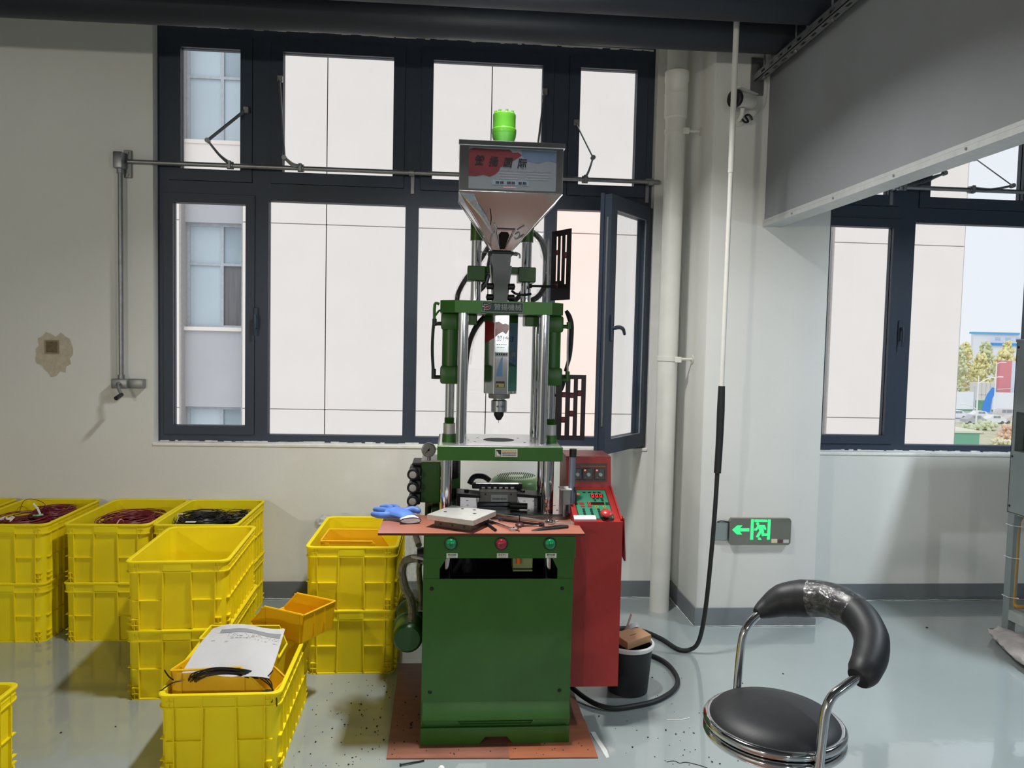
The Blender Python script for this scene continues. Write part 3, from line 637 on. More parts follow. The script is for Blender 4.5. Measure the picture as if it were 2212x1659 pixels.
# ------------------------------------------------------------------ yellow crates
M_CRATE = sheer('yellow_crate_plastic', (255, 232, 0), .2, .66)
M_BIN = sheer('amber_bin_plastic', (255, 204, 6), .2, .55)
CW_, CL_, CH_ = .41, .60, .29
def rrect(hx, hy, r, z, n=4):
    out = []
    for cx, cy, a0 in ((hx-r, hy-r, 0), (-hx+r, hy-r, 90), (-hx+r, -hy+r, 180), (hx-r, -hy+r, 270)):
        for k in range(n+1):
            a = math.radians(a0+90*k/n); out.append(Vector((cx+r*math.cos(a), cy+r*math.sin(a), z)))
    return out
def make_crate(label):
    t = thing('yellow_crate', (0, 0, 0), label, 'crate', 'yellow stacking crates')
    hx, hy = CW_/2, CL_/2
    prof = [(.017, .0), (.015, .02), (.012, .243), (.006, .245), (.006, .281), (.010, .2835), (.0155, .2835), (.019, .006)]
    MB().rings([rrect(hx-i, hy-i, .032, z) for i, z in prof]).build('body', M_CRATE, t, local=True, angle=30)
    MB().rings([rrect(hx-i, hy-i, .034, z) for i, z in ((.0158, .2815), (0, .2815), (0, .2875), (.003, .29), (.012, .29), (.0158, .2865))], closed=True).build('rim', M_CRATE, t, local=True, angle=30)
    mb = MB()
    for i_, za, zb in ((.0, .2415, .2455), (.006, .0, .004)):   # lip under the rim band, foot rib
        mb.rings([rrect(hx-.014, hy-.014, .03, za), rrect(hx-i_-.002, hy-i_-.002, .034, za), rrect(hx-i_-.002, hy-i_-.002, .034, zb), rrect(hx-.014, hy-.014, .03, zb)], closed=True)
    def vrib(axis, s, u0, u1, za, zb, out, w=.0035):
        """vertical rib at u (u0 at the bottom, u1 at the top)"""
        i = .015
        if axis == 'y':
            a, b = sorted((s*(hy-i), s*(hy-out))); mb.prism([(u0-w/2, za), (u0+w/2, za), (u1+w/2, zb), (u1-w/2, zb)], 'y', a, b)
        else:
            a, b = sorted((s*(hx-i), s*(hx-out))); mb.prism([(u0-w/2, za), (u0+w/2, za), (u1+w/2, zb), (u1-w/2, zb)], 'x', a, b)
    def hrib(axis, s, u0, u1, z, out, h=.0032):
        i = .015
        if axis == 'y': a, b = sorted((s*(hy-i), s*(hy-out))); mb.box(u0, u1, a, b, z-h/2, z+h/2)
        else: a, b = sorted((s*(hx-i), s*(hx-out))); mb.box(a, b, u0, u1, z-h/2, z+h/2)
    for s in (-1, 1):
        E_ = hx-.03
        for q in (-1, 1):
            vrib('y', s, q*.060, q*.054, 0, .243, .003, .005); vrib('y', s, q*.148, q*.150, 0, .243, .004)
            a, b = sorted((q*.058, q*E_)); hrib('y', s, a, b, .126, .005); hrib('y', s, a, b, .002, .004, .005)
            a, b = sorted((q*.149, q*E_))
            for z in (.026, .050): hrib('y', s, a, b, z, .003)
            vrib('y', s, q*.165, q*.165, 0, .05, .004, .0025)
            vrib('y', s, q*.150, q*.150, .245, .282, .003); vrib('y', s, q*.165, q*.165, .245, .282, .0035, .0025); hrib('y', s, a, b, .264, .0035)
            vrib('y', s, q*.056, q*.056, .245, .282, .002, .004)
        F_ = hy-.03
        for k in range(9):
            u = -.24+.06*k
            vrib('x', s, u, u, 0, .243, .004); vrib('x', s, u, u, .245, .282, .003, .003)
        hrib('x', s, -F_, F_, .126, .004); hrib('x', s, -F_, F_, .264, .0042)
        for q in (-1, 1):
            a, b = sorted((q*.24, q*F_))
            for z in (.026, .050): hrib('x', s, a, b, z, .003)
    mb.build('ribs', M_CRATE, t, local=True, flat=True)
    for s in (-1, 1):
        a, b = sorted((s*(hy-.008), s*(hy-.0012)))
        MB().box(-.055, .055, a, b, .247, .2815, .0025, seg=1).build('hand_grip', M_CRATE, t, local=True)
    return t
UP = .2866
crate0 = make_crate('lower crate of the far left pair against the cream wall, half cut off')
crate0.location = (-2.565, 4.10, 0)
def crate(x, y, level, label, rz=0.): return copy_at(crate0, (x, y, UP*level), label, math.radians(rz), 'yellow stacking crates')
crate(-2.565, 4.10, 1, 'upper crate at the far left of the wall row, mostly cut off', .4)
crate(-2.125, 4.095, 0, 'bottom crate under the one holding red wire with a white cable tie')
crate(-2.122, 4.095, 1, 'top crate of red wire with a white cable tie sticking up', .3)
crate(-1.648, 4.10, 0, 'bottom crate under the neat red wire coil, second pair from the left end')
crate(-1.646, 4.10, 1, 'top crate holding one neat red wire coil', -.3)
crate(-1.232, 4.10, 0, 'bottom crate of the wall row pair under the black wire coils')
crate(-1.232, 4.10, 1, 'top crate holding black wire coils at the right end of the wall row', .3)
crate(-1.112, 3.480, 0, 'bottom crate of the pair standing in front of the wall row', 2.0)
crate(-1.117, 3.480, 1, 'empty top crate of the pair standing in front of the wall row', 3.2)
crate(-.425, 3.700, 0, 'bottom crate of the pair beside the green machine')
crate(-.423, 3.700, 1, 'top crate beside the green machine with an amber bin inside', -.4)
crate(-.766, 2.897, 0, 'nearest full crate on the floor holding bins, a printed sheet and black wire', 1.0)
crate(-1.662, 2.415, 0, 'crate at the left picture edge of which only a corner shows', 0.)

# ------------------------------------------------------------------ wire coils in the top crates
M_REDW = mat('dark_red_wire', (128, 30, 44), .45, var=.15, scale=60)
M_BLKW = mat('black_wire', (22, 20, 24), .4, var=.1, scale=60)
def coil(name, c, R, spread, z0, z1, n, m, label, seed, group, rw=.0022):
    rnd = random.Random(seed); t = thing(name, (c[0], c[1], z0), label, 'wire coil', group); mb = MB()
    for k in range(n):
        a = rnd.uniform(0, 2*PI); q = math.sqrt(rnd.random())
        r0 = R+spread*q*math.cos(a); zz = (z0+z1)/2+(z1-z0)/2*q*math.sin(a); ph = rnd.uniform(0, 2*PI); e = rnd.uniform(-.012, .012); tl = rnd.uniform(-.012, .012)
        pts = [(c[0]+(r0+e*math.cos(2*u+ph))*math.cos(u), c[1]+(r0*1.15+e*math.sin(2*u+ph))*math.sin(u), zz+tl*math.sin(u+ph)+.004*math.sin(3*u+ph)) for u in (2*PI*j/26 for j in range(26))]
        mb.tube(pts, rw, 5, closed=True)
    mb.build('windings', m, t); return t
RG, BGp = 'red wire coils in the crates', 'black wire coils in the crates'
t = coil('wire_coil', (-2.16, 4.06), .115, .045, .45, .555, 60, M_REDW, 'loose red wire coil lying under the white cable tie', 11, RG)
t = coil('wire_coil', (-2.08, 4.20), .085, .04, .47, .570, 50, M_REDW, 'red wire bundle propped behind the white cable tie', 12, RG)
t = coil('wire_coil', (-1.63, 4.08), .130, .048, .44, .562, 90, M_REDW, 'neat thick red wire coil with a pale tie, in the second top crate', 13, RG)
MB().tube([(-1.63+.0, 4.08-.155+.06*math.cos(a), .50+.072*math.sin(a)) for a in (2*PI*k/14 for k in range(14))], .003, 6, closed=True).build('tie', mat('pink_tie', (214, 150, 150), .5), t)
t = coil('wire_coil', (-1.29, 4.12), .105, .045, .45, .548, 60, M_BLKW, 'black wire coil with a white tag in the right top crate', 14, BGp)
MB().box(-1.335, -1.285, 3.985, 4.0, .542, .546).build('tag', M_WHITE, t)
t = coil('wire_coil', (-1.13, 4.17), .065, .03, .46, .556, 40, M_BLKW, 'smaller black wire coil against the crate right side', 15, BGp)
# inner packing that the coils lie on
M_KRAFT = mat('kraft_liner', (150, 120, 84), .9, var=.1)
for x, y, l in ((-2.122, 4.095, 'loose red wire'), (-1.646, 4.10, 'neat red coil'), (-1.232, 4.10, 'black wire')):
    mb = MB(); mb.box(x-.17, x+.17, y-.265, y+.265, .2932, .447, .012, seg=2)
    tag(mb.build('wire_pack', M_KRAFT), 'flat kraft pack beneath the %s in its crate' % l, 'pack')
ct = tag(MB().tube([(-2.075, 4.055, .563), (-2.082, 4.04, .60), (-2.098, 4.03, .628)], .004, 6, radii=[(.005, .002), (.005, .002), (.004, .002)]).build('cable_tie', M_WHITE), 'white cable tie standing up from the red wire', 'cable tie')
tag(MB().tube([(-2.105, 4.045, .562), (-2.08, 4.035, .564), (-2.06, 4.05, .566)], .005, 6).build('green_clip', mat('pale_green_clip', (150, 200, 160), .5)), 'short pale green strap lying on the red wire', 'strap')
mb = MB(); rnd = random.Random(3)
for k in range(11):
    a = rnd.uniform(-.04, .04); mb.cyl((-2.185+a, 3.935+rnd.uniform(-.01, .02), .562+rnd.uniform(-.004, .008)), (-2.175+a+rnd.uniform(-.012, .012), 3.94+rnd.uniform(-.01, .02), .572+rnd.uniform(-.004, .006)), .004, seg=6)
tag(mb.build('terminal_ends', mat('pale_terminals', (222, 214, 204), .5)), 'cluster of pale crimped wire ends on the red coil', 'terminals', kind='stuff')
tag(MB().tube([(-1.405, 4.02, .50), (-1.385, 4.03, .555), (-1.388, 4.03, .575), (-1.362, 4.03, .577)], .003, 6, radii=[.0022, .0022, .003, .004]).build('wire_tail', mat('pale_wire_end', (226, 222, 214), .5)), 'pale wire tail bent over beside the black coils', 'wire')
# thin red lead looping at the back of the loose red coil
tag(MB().tube([(-2.23, 4.15, .55), (-2.27, 4.27, .588), (-2.25, 4.33, .585), (-2.17, 4.27, .578), (-2.12, 4.20, .57)], .0018, 5, sub=5).build('loose_lead', M_REDW), 'single red lead arching at the back of its crate', 'wire')

# ------------------------------------------------------------------ picking bins (open sloping front)
def make_bin(name, L, Wd, H, label, hf=.35, sl=.30, m=M_BIN, loc=(0, 0, 0), rot=(0, 0, 0), cat='bin', group=None):
    t = thing(name, loc, label, cat, group); t.rotation_euler = rot
    l, w, th = L/2, Wd/2, .0035
    side = [(-l+.012, 0), (l-.03, 0), (l, H*hf), (l-L*sl, H), (-l, H)]
    mb = MB()
    for s in (-1, 1): a, b = sorted((s*w, s*(w-th))); mb.prism(side, 'y', a, b)
    mb.prism([(-l+.012, 0), (-l+.012+th, 0), (-l+th, H), (-l, H)], 'y', -w, w)
    mb.box(-l+.012, l-.03, -w, w, 0, th); mb.prism([(l-.03, 0), (l, H*hf), (l-th, H*hf), (l-.03-th, 0)], 'y', -w, w)
    mb.build('shell', m, t, local=True, flat=True)
    mb = MB(); r = .0045
    for s in (-1, 1):
        mb.tube([(l, s*w, H*hf), (l-L*sl, s*w, H), (-l, s*w, H)], r, 6)
    mb.tube([(-l, -w, H), (-l, w, H)], r, 6); mb.tube([(l, -w, H*hf), (l, w, H*hf)], r, 6)
    mb.build('rim', m, t, local=True)
    for s in (-1, 1):
        for u in (-l+.02, l-L*sl-.004): a, b = sorted((s*w, s*(w+.004))); MB().box(u, u+.020, a, b, .0, H*.97).build('rib', m, t, local=True, flat=True)
    for v in (-w*.33, w*.33): MB().box(-l-.001, -l+.012, v-.002, v+.002, .01, H*.97).build('rib', m, t, local=True, flat=True)
    return t
bg = 'amber open-front bins'
# leaning bin straddling the front crate and the crate pair behind
make_bin('parts_bin', .275, .19, .115, 'amber open-front bin perched across the corner of the nearest crate', sl=.26, loc=(-.629, 3.172, .2915), rot=(0, 0, math.radians(149.5)), group=bg)
# the nearest crate: amber bin in front, yellow bin behind under the sheet
make_bin('parts_bin', .34, .22, .155, 'amber bin lying in the nearest crate with black wire over its edge', loc=(-.765, 2.755, .178), rot=(math.radians(-9), math.radians(-3), math.radians(-2)), group=bg)
make_bin('parts_bin', .33, .21, .150, 'amber bin at the bottom of the nearest crate, beneath the one with wire', loc=(-.765, 2.757, .010), rot=(0, 0, 0), group=bg)
make_bin('parts_bin', .29, .13, .360, 'deep yellow bin standing in the nearest crate behind the printed sheet', .8, .10, M_CRATE, loc=(-.768, 2.945, .010), rot=(0, 0, math.radians(-1)), group=bg)
make_bin('parts_bin', .335, .22, .262, 'amber bin inside the top crate beside the green machine', .45, .30, loc=(-.415, 3.660, .2945+.006), rot=(0, 0, math.radians(-1)), group=bg)

# printed sheet over the bins
def sheet():
    mb = MB(); nu, nv = 16, 12; bl, br, tr, tl_ = Vector((-.905, 2.665, .335)), Vector((-.603, 2.635, .325)), Vector((-.602, 2.880, .405)), Vector((-.880, 2.930, .412))
    V = []
    for j in range(nv+1):
        for i in range(nu+1):
            u, v = i/nu, j/nv; p = bl*(1-u)*(1-v)+br*u*(1-v)+tr*u*v+tl_*(1-u)*v
            p.z += .014*math.sin(PI*u)*math.sin(PI*(v*.9+.05))-.022*max(0, .16-u)*max(0, v-.5)*20*.5+.004*math.sin(9*u+4*v); V.append(mb.bm.verts.new(p))
    for j in range(nv):
        for i in range(nu): a = j*(nu+1)+i; mb.bm.faces.new((V[a], V[a+1], V[a+nu+2], V[a+nu+1]))
    bmesh.ops.solidify(mb.bm, geom=mb.bm.faces[:], thickness=.0006)
    s = tag(mb.build('printed_sheet', M_PAPER), 'creased white printed sheet with a grey band lying over the bins', 'paper')
    pt = lambda u, v, h=.0012: (bl*(1-u)*(1-v)+br*u*(1-v)+tr*u*v+tl_*(1-u)*v)+Vector((0, 0, .014*math.sin(PI*u)*math.sin(PI*(v*.9+.05))-.022*max(0, .16-u)*max(0, v-.5)*20*.5+.004*math.sin(9*u+4*v)))+Vector((0, -h*.7, h))
    def strip(mb, u0, u1, v0, v1):
        n = 10; up = [mb.bm.verts.new(pt(u0+(u1-u0)*k/n, v1)) for k in range(n+1)]; dn = [mb.bm.verts.new(pt(u0+(u1-u0)*k/n, v0)) for k in range(n+1)]
        for k in range(n): mb.bm.faces.new((dn[k], dn[k+1], up[k+1], up[k]))
    mb = MB(); strip(mb, .17, .97, .80, .885); mb.build('grey_band', mat('grey_print', (138, 140, 144), .7, var=.05), s)
    mb = MB(); rr = random.Random(4)
    for v in (.765, .735, .705, .665):
        u = .30
        while u < .95:
            w = rr.uniform(.01, .04)
            if rr.random() < .62: strip(mb, u, min(u+w, .96), v, v+rr.uniform(.006, .014))
            u += w+rr.uniform(.006, .03)
    strip(mb, .12, .17, .62, .63); strip(mb, .30, .345, .60, .61); mb.build('print', mat('faint_print', (150, 152, 160), .7), s)
sheet()
# black wires over the bin edge
mb = MB(); rnd = random.Random(9)
for k in range(11):
    e = rnd.uniform(-.014, .014); h = rnd.uniform(-.012, .016)
    mb.tube([(-.872+e, 2.675, .300+h*.4), (-.852+e, 2.648, .330+h), (-.785, 2.640+e*.6, .350+h), (-.715+e, 2.642+e*.5, .348+h*.8), (-.665+e, 2.668, .322+h), (-.655, 2.70, .30)], .0021, 6, sub=5)
bw = tag(mb.build('wire_bundle', M_BLKW), 'arch of black wires over the amber bin in the nearest crate', 'wire')
mb = MB()
for P in ([(-.93, 2.68, .30), (-.945, 2.66, .325), (-.955, 2.645, .355)], [(-.90, 2.66, .312), (-.93, 2.645, .31), (-.965, 2.63, .288)]): mb.tube(P, .0024, 6, sub=4)
tag(mb.build('wire_ends', M_BLKW), 'two black wire ends at the front left of the nearest crate', 'wire')
mb = MB()
for P in ([(-.645, 2.66, .325), (-.61, 2.645, .312), (-.585, 2.62, .285), (-.588, 2.605, .255)], [(-.62, 2.65, .318), (-.605, 2.645, .335), (-.592, 2.64, .352)], [(-.64, 2.655, .320), (-.60, 2.635, .30), (-.575, 2.615, .268), (-.572, 2.61, .24)], [(-.63, 2.66, .322), (-.60, 2.65, .306), (-.59, 2.63, .26)]): mb.tube(P, .0022, 6, sub=5)
tag(mb.build('wire_ends', M_BLKW), 'spray of dark wire ends at the front right of the nearest crate', 'wire')
tag(MB().lathe([(0, -.012), (.020, -.006), (.024, .004), (.016, .014), (0, .018)], (-.612, 2.648, .262), (0, 0, 1), 14).build('connector_bundle', M_BLKW), 'dark lump of connectors in the front right corner of the nearest crate', 'connectors')

# crumpled clear bags around the crates and the machine
def bag(name, c, s, seed, label, m=None):
    rnd = random.Random(seed); mb = MB()
    bmesh.ops.create_icosphere(mb.bm, subdivisions=3, radius=1)
    for v in mb.bm.verts:
        d = v.co.normalized(); k = 1+.22*math.sin(5*d.x+seed)*math.cos(6*d.y-seed)+.14*math.sin(11*d.z+3*d.x)+rnd.uniform(-.06, .06)
        v.co = Vector((c[0]+s[0]*d.x*k, c[1]+s[1]*d.y*k, c[2]+s[2]*d.z*k))
        v.co.z = max(v.co.z, .004)
    return tag(mb.build(name, m or M_FILM, angle=60), label, 'bag')
M_BAG = sheer('cloudy_bag_film', (226, 228, 230), .5, .25)
bag('plastic_bag', (-.655, 4.14, .50), (.05, .07, .045), 3, 'whitish plastic bag tip sticking out behind the crate pair by the machine', M_BAG)
bag('plastic_bag', (-.60, 4.19, .20), (.09, .12, .24), 8, 'dusky plastic sack standing behind the crate pair by the machine', sheer('dusky_bag_film', (120, 112, 104), .3, .3))
bag('plastic_bag', (-.160, 3.66, .50), (.040, .10, .24), 5, 'clear crumpled film hanging between crates and machine hoses', M_STRETCH)
# ------------------------------------------------------------------ the vertical injection press
pm = thing('injection_press', (.19, 3.2, 0), 'tall green vertical injection press with a stainless hopper, chrome pillars and a red control cabinet', 'machine')
BX0, BX1, BY0, BY1 = -.088, .466, 2.775, 3.93
# base: skirt, ledge, front panel, header with an opening between
skirt = MB().prism([(BX0, .006), (.130, .006), (.152, .032), (.232, .032), (.254, .006), (BX1, .006), (BX1, .068), (BX0, .068)], 'y', BY0, BY0+.012).build('skirt', M_GREEN, pm)
MB().box(BX1-.012, BX1, BY0+.012, BY1, .006, .076).build('skirt_side', M_GREEN, pm); MB().box(BX0, BX0+.012, BY0+.012, BY1, .006, .076).build('skirt_side', M_GREEN, pm)
MB().box(BX0+.004, BX1-.004, BY0+.02, BY1, .070, .080).build('bottom_plate', M_GREEN, pm)
MB().prism([(BX0, .066), (BX1, .066), (BX1, .104), (.345, .104), (.322, .074), (.058, .074), (.035, .104), (BX0, .104)], 'y', BY0+.014, BY0+.022).build('lower_rail', M_GREEN, pm)
MB().prism([(BY0-.024, .108), (BY0-.022, .105), (BY0+.026, .120), (BY0+.030, .168), (BY0+.002, .168), (BY0-.024, .112)], 'x', BX0+.006, BX1-.003).build('drip_ledge', M_GREEN, pm)
fp = MB().box(BX0+.001, BX1-.001, BY0, BY0+.006, .168, .628).build('front_panel', M_GREEN, pm)
for x in (-.056, .425):
    for z in (.205, .592): MB().lathe([(.0, .004), (.006, .003), (.0075, 0)], (x, BY0, z), (0, -1, 0), 10).build('screw', M_DARKMETAL, fp)
wp = [(BX0, .628), (-.028, .628), (-.028, .665), (-.004, .704), (.386, .704), (.406, .665), (.406, .628), (BX1, .628), (BX1, .708), (BX0, .708)]
MB().prism([p for p in wp[:4]]+[(BX0, .704)], 'y', BY0+.003, BY0+.009).build('window_cheek', M_GREEN, pm)
MB().prism([(.386, .704), (.406, .665), (.406, .628), (BX1, .628), (BX1, .704)], 'y', BY0+.003, BY0+.009).build('window_cheek', M_GREEN, pm)
hdr = MB().box(BX0+.004, BX1+.004, BY0-.006, BY0+.010, .706, .790, .002).build('header', M_GREEN, pm)
MB().box(BX0, BX0+.006, BY0+.006, BY1, .08, .79).build('side_panel', M_GREEN, pm); MB().box(BX1-.006, BX1, BY0+.006, BY1, .08, .79).build('side_panel', M_GREEN, pm)
MB().box(BX0, BX1, BY1-.006, BY1, .08, .70).build('back_panel', M_GREEN, pm)
MB().box(BX0+.006, BX1-.006, BY0+.35, BY0+.355, .30, .78).build('bulkhead', M_DARKMETAL, pm)
MB().box(BX0+.006, BX1-.006, BY0+.008, BY0+.35, .600, .606).build('inner_floor', M_DARKMETAL, pm)
for x in (-.005, .386): MB().cyl((x, 2.86, .606), (x, 2.86, .79), .022, seg=20).build('inner_pillar', M_CHROME, pm)
mb = MB(); rnd = random.Random(2)
mb.tube([(.02, 2.88, .62), (.05, 2.86, .67), (.06, 2.85, .71), (.09, 2.86, .69), (.10, 2.9, .63)], .012, 10, sub=4); mb.lathe([(.022, 0), (.022, .03), (.014, .035), (.014, .06)], (.075, 2.85, .64), (0, -.3, 1), 14)
mb.build('hose_fitting', M_BLACK, pm)
MB().tube([(.055, 2.835, .66), (.066, 2.828, .685), (.085, 2.83, .655), (.10, 2.84, .648)], .003, 6, sub=4).build('film_scrap', M_FILM, pm)
vb = MB().box(.245, .318, 2.83, 2.90, .652, .72).build('terminal_block', mat('sage_block', (128, 140, 92), .5), pm)
MB().box(.245, .318, 2.826, 2.90, .641, .646).build('block_foot', mat('sage_block', (128, 140, 92), .5), vb)
MB().cyl((.264, 2.820, .672), (.264, 2.820, .72), .009, seg=12).build('orange_plug', mat('orange_plug', (220, 92, 22), .4), vb)
# buttons and their labels
for x, c, nm in ((.011, (0, 112, 62), 'green_button'), (.195, (128, 18, 34), 'red_button'), (.374, (0, 112, 62), 'green_button')):
    b = MB().lathe([(.024, 0), (.0235, .006), (.020, .0075)], (x, BY0-.006, .761), (0, -1, 0), 24).build('button_ring', M_BLACK, pm)
    MB().lathe([(.0195, .004), (.0195, .010), (.017, .0145), (.010, .018), (0, .019)], (x, BY0-.006, .761), (0, -1, 0), 24).build(nm, mat(nm, c, .12, coat=.5), b)
    xl = x+.005; pl = MB().box(xl-.0205, xl+.0205, BY0-.0075, BY0-.006, .7085, .7255, .0005).build('button_label', mat('label_white', (214, 216, 208), .5), pm)
    red = nm == 'red_button'
    writing('label_text', '緊急停止' if red else '雙按啟動', .0078, mat('label_red', (140, 40, 46), .6) if red else M_INK, pl, (xl, BY0-.0078, .7195))
    writing('label_text', 'Emergency stop' if red else 'Two-hand start', .0042, mat('label_red', (140, 40, 46), .6) if red else M_INK, pl, (xl, BY0-.0078, .7122))
# worktable
tb = MB().box(-.070, .486, 3.052, 3.52, .785, .806, .002).build('work_table', mat('table_steel', (146, 148, 152), .2, 1., var=.12, scale=14, rvar=.08), pm)
for x in (.03, .08, .33, .37, .45):
    for y in (3.13, 3.22, 3.31, 3.42): MB().lathe([(.0055, 0), (.0055, .0006)], (x, y, .8058), seg=10).build('tapped_hole', M_DARKMETAL, tb)
# lower pillars (table to middle platen), chrome
for x in (-.012, .402):
    for y in (3.09, 3.28): MB().cyl((x, y, .806), (x, y, 1.04), .0240, seg=28).build('lower_pillar', M_CHROME, pm)
# middle platen with a bright top and a round opening
MX0, MX1, MY0, MY1 = -.047, .440, 2.95, 3.33
MB().box(MX0, MX1, MY0, MY1, 1.037, 1.0935, .002).build('middle_platen', M_GREEN, pm)
top = MB(); n = 40; cx_, cy_, r_ = .200, 3.135, .064
inn = [top.bm.verts.new((cx_+r_*math.cos(2*PI*k/n), cy_+r_*math.sin(2*PI*k/n), 1.0962)) for k in range(n)]
low = [top.bm.verts.new((cx_+r_*math.cos(2*PI*k/n), cy_+r_*math.sin(2*PI*k/n), 1.0936)) for k in range(n)]
def edge_pt(a):
    dx, dy = math.cos(a), math.sin(a); hx, hy0, hy1 = .236, cy_-MY0-.004, MY1-.004-cy_
    k = min(hx/abs(dx) if abs(dx) > 1e-6 else 9, (hy1/dy if dy > 1e-6 else 9), (hy0/-dy if dy < -1e-6 else 9)); return (cx_-.004+dx*k, cy_+dy*k)
out = [top.bm.verts.new((*edge_pt(2*PI*k/n), 1.0962)) for k in range(n)]; outl = [top.bm.verts.new((*edge_pt(2*PI*k/n), 1.0936)) for k in range(n)]
for k in range(n):
    j = (k+1) % n; top.bm.faces.new((inn[k], out[k], out[j], inn[j])); top.bm.faces.new((inn[k], inn[j], low[j], low[k])); top.bm.faces.new((out[k], outl[k], outl[j], out[j]))
top.build('platen_face', mat('bright_platen', (226, 228, 226), .3, .9, var=.04), pm)
MB().lathe([(.0635, 0), (.0635, .0012)], (cx_, cy_, 1.0936), seg=36).build('centre_hole', mat('hole_green', (18, 40, 20), .6), pm)
for x, y in ((.10, 3.06), (.115, 3.19), (.075, 3.11), (.30, 3.06), (.285, 3.19), (.33, 3.11), (.35, 3.2), (.06, 3.2)): MB().lathe([(.005, 0), (.005, .0006)], (x, y, 1.0961), seg=10).build('tapped_hole', M_DARKMETAL, pm)
pl = MB().box(.176, .2625, MY0-.0012, MY0, 1.0535, 1.0835).build('warning_label', mat('label_white', (214, 216, 208), .5), pm)
MB().box(.1785, .1995, MY0-.0018, MY0-.001, 1.056, 1.081).build('pictogram', mat('label_dark', (34, 38, 42), .6), pl)
MB().prism([(.181, 1.058), (.197, 1.058), (.197, 1.062), (.190, 1.064), (.186, 1.072), (.181, 1.078)], 'y', MY0-.0022, MY0-.0016).build('pictogram_hand', mat('label_white', (214, 216, 208), .5), pl)
for k, (z, c) in enumerate(((1.0785, (178, 160, 40)), (1.0715, (150, 60, 50)), (1.0660, (70, 74, 78)), (1.0600, (70, 74, 78)))):
    dashes(MB(), .2035, .259, z, MY0-.0012, .0042 if k == 0 else .0026, 20+k, .001, .004, .010).build('label_print', mat('print_%d' % k, c, .6), pl)
# upper pillars
for x in (.044, .361):
    for y in (3.00, 3.26): MB().cyl((x, y, 1.09), (x, y, 1.61), .0205, seg=28).build('upper_pillar', M_CHROME, pm)
# top platen with cut corners and the name plate
TZ0, TZ1 = 1.607, 1.654
MB().prism([(-.046, 3.00), (.010, 2.95), (.384, 2.95), (.434, 3.00), (.434, 3.33), (-.046, 3.33)], 'z', TZ0, TZ1).build('top_platen', M_GREEN, pm)
for x in (.076, .324): MB().box(x-.026, x+.026, 3.13, 3.25, 1.565, 1.607, .003).build('platen_nut', M_GREEN, pm)
npz0, npz1, npx0, npx1 = 1.6095, 1.6505, .112, .273
npl = MB().box(npx0, npx1, 2.9485, 2.95, npz0, npz1).build('name_plate', mat('plate_green', (18, 42, 34), .5), pm)
SILV = mat('plate_silver', (128, 136, 132), .5, .3)
MB().plate(npx0+.001, npx1-.001, npz0+.001, npz1-.001, 2.9478, 2.9486, [(npx0+.0026, npx1-.0026, npz0+.0026, npz1-.0026)]).build('plate_border', SILV, npl)
writing('plate_lettering', '贊揚機械', .0268, SILV, npl, (.2125, 2.9484, 1.6292))
mb = MB(); mb.box(.1205, .1225, 2.9478, 2.9486, 1.6135, 1.6425)
mb.tube([(.1225, 2.9482, 1.6195), (.135, 2.9482, 1.6200), (.1445, 2.9482, 1.6255), (.1475, 2.9482, 1.6335), (.1475, 2.9482, 1.6455)], .0007, 5, sub=3); mb.tube([(.1225, 2.9482, 1.6395), (.132, 2.9482, 1.6395), (.140, 2.9482, 1.6425), (.1440, 2.9482, 1.6465)], .0006, 5, sub=3)
mb.tube([(.1135, 2.9482, 1.6325), (.1205, 2.9482, 1.6305)], .0012, 5); mb.build('plate_emblem', SILV, npl)
MB().prism([(.1245, 1.6225), (.138, 1.6245), (.1445, 1.6300), (.145, 1.6370), (.138, 1.6365), (.1245, 1.6345)], 'y', 2.9480, 2.9486).build('emblem_flag', mat('emblem_red', (104, 40, 48), .5), npl)
MB().prism([(.1250, 1.6265), (.133, 1.6300), (.145, 1.6350), (.145, 1.6362), (.132, 1.6318), (.1250, 1.6280)], 'y', 2.9477, 2.9483).build('emblem_stripe', SILV, npl)
# clamp cylinders left and right with rods and nuts
def clamp(x, s):
    mb = MB().box(x-.040, x+.040, 3.04, 3.12, 1.540, 1.607, .010, seg=2); body = mb.build('cylinder_head', M_GREEN, pm)
    MB().cyl((x, 3.08, 1.39), (x, 3.08, 1.55), .0345, seg=28).build('cylinder_barrel', M_GREEN, pm)
    MB().box(x-.040, x+.040, 3.04, 3.12, 1.327, 1.400, .010, seg=2).build('cylinder_foot', M_GREEN, pm)
    rx = x+.008*(-s)
    MB().cyl((x, 3.08, 1.17), (x, 3.08, 1.33), .0185, seg=24).build('piston_rod', M_CHROME, pm)
    nut = MB().cyl((x, 3.06, 1.0935), (x, 3.06, 1.128), .028, .027, 6*4).build('rod_nut', M_GREEN, pm)
    MB().cyl((x, 3.06, 1.126), (x, 3.06, 1.170), .0235, seg=24).build('nut_collar', mat('matt_aluminium', (186, 186, 184), .5, .6), nut)
    mb = MB(); prof = []
    for k in range(6): prof += [(.0205, 1.170+.004*k), (.0185, 1.172+.004*k)]
    mb.lathe(prof, (x, 3.06, 0), seg=20).build('nut_thread', M_GREEN, nut)
    # elbow fittings and oil line
    o = x+s*.040
    for za, zb, zc in ((1.565, 1.556, 1.584), (1.352, 1.345, 1.385)):
        f = MB(); f.cyl((o-.004*s, 3.08, za), (o+s*.026, 3.08, za), .008, seg=12); f.cyl((o+s*.026, 3.08, zb), (o+s*.026, 3.08, zc), .009, seg=12)
        f.build('elbow_fitting', M_BLACK if s < 0 else M_GREEN, pm)
    return o
ol, orr = clamp(-.003, -1), clamp(.404, 1)
MB().tube([(ol-.026, 3.08, 1.578), (ol-.031, 3.08, 1.54), (ol-.033, 3.08, 1.46), (ol-.028, 3.08, 1.38)], .0062, 8, sub=5).build('oil_line', M_RUBBER, pm)
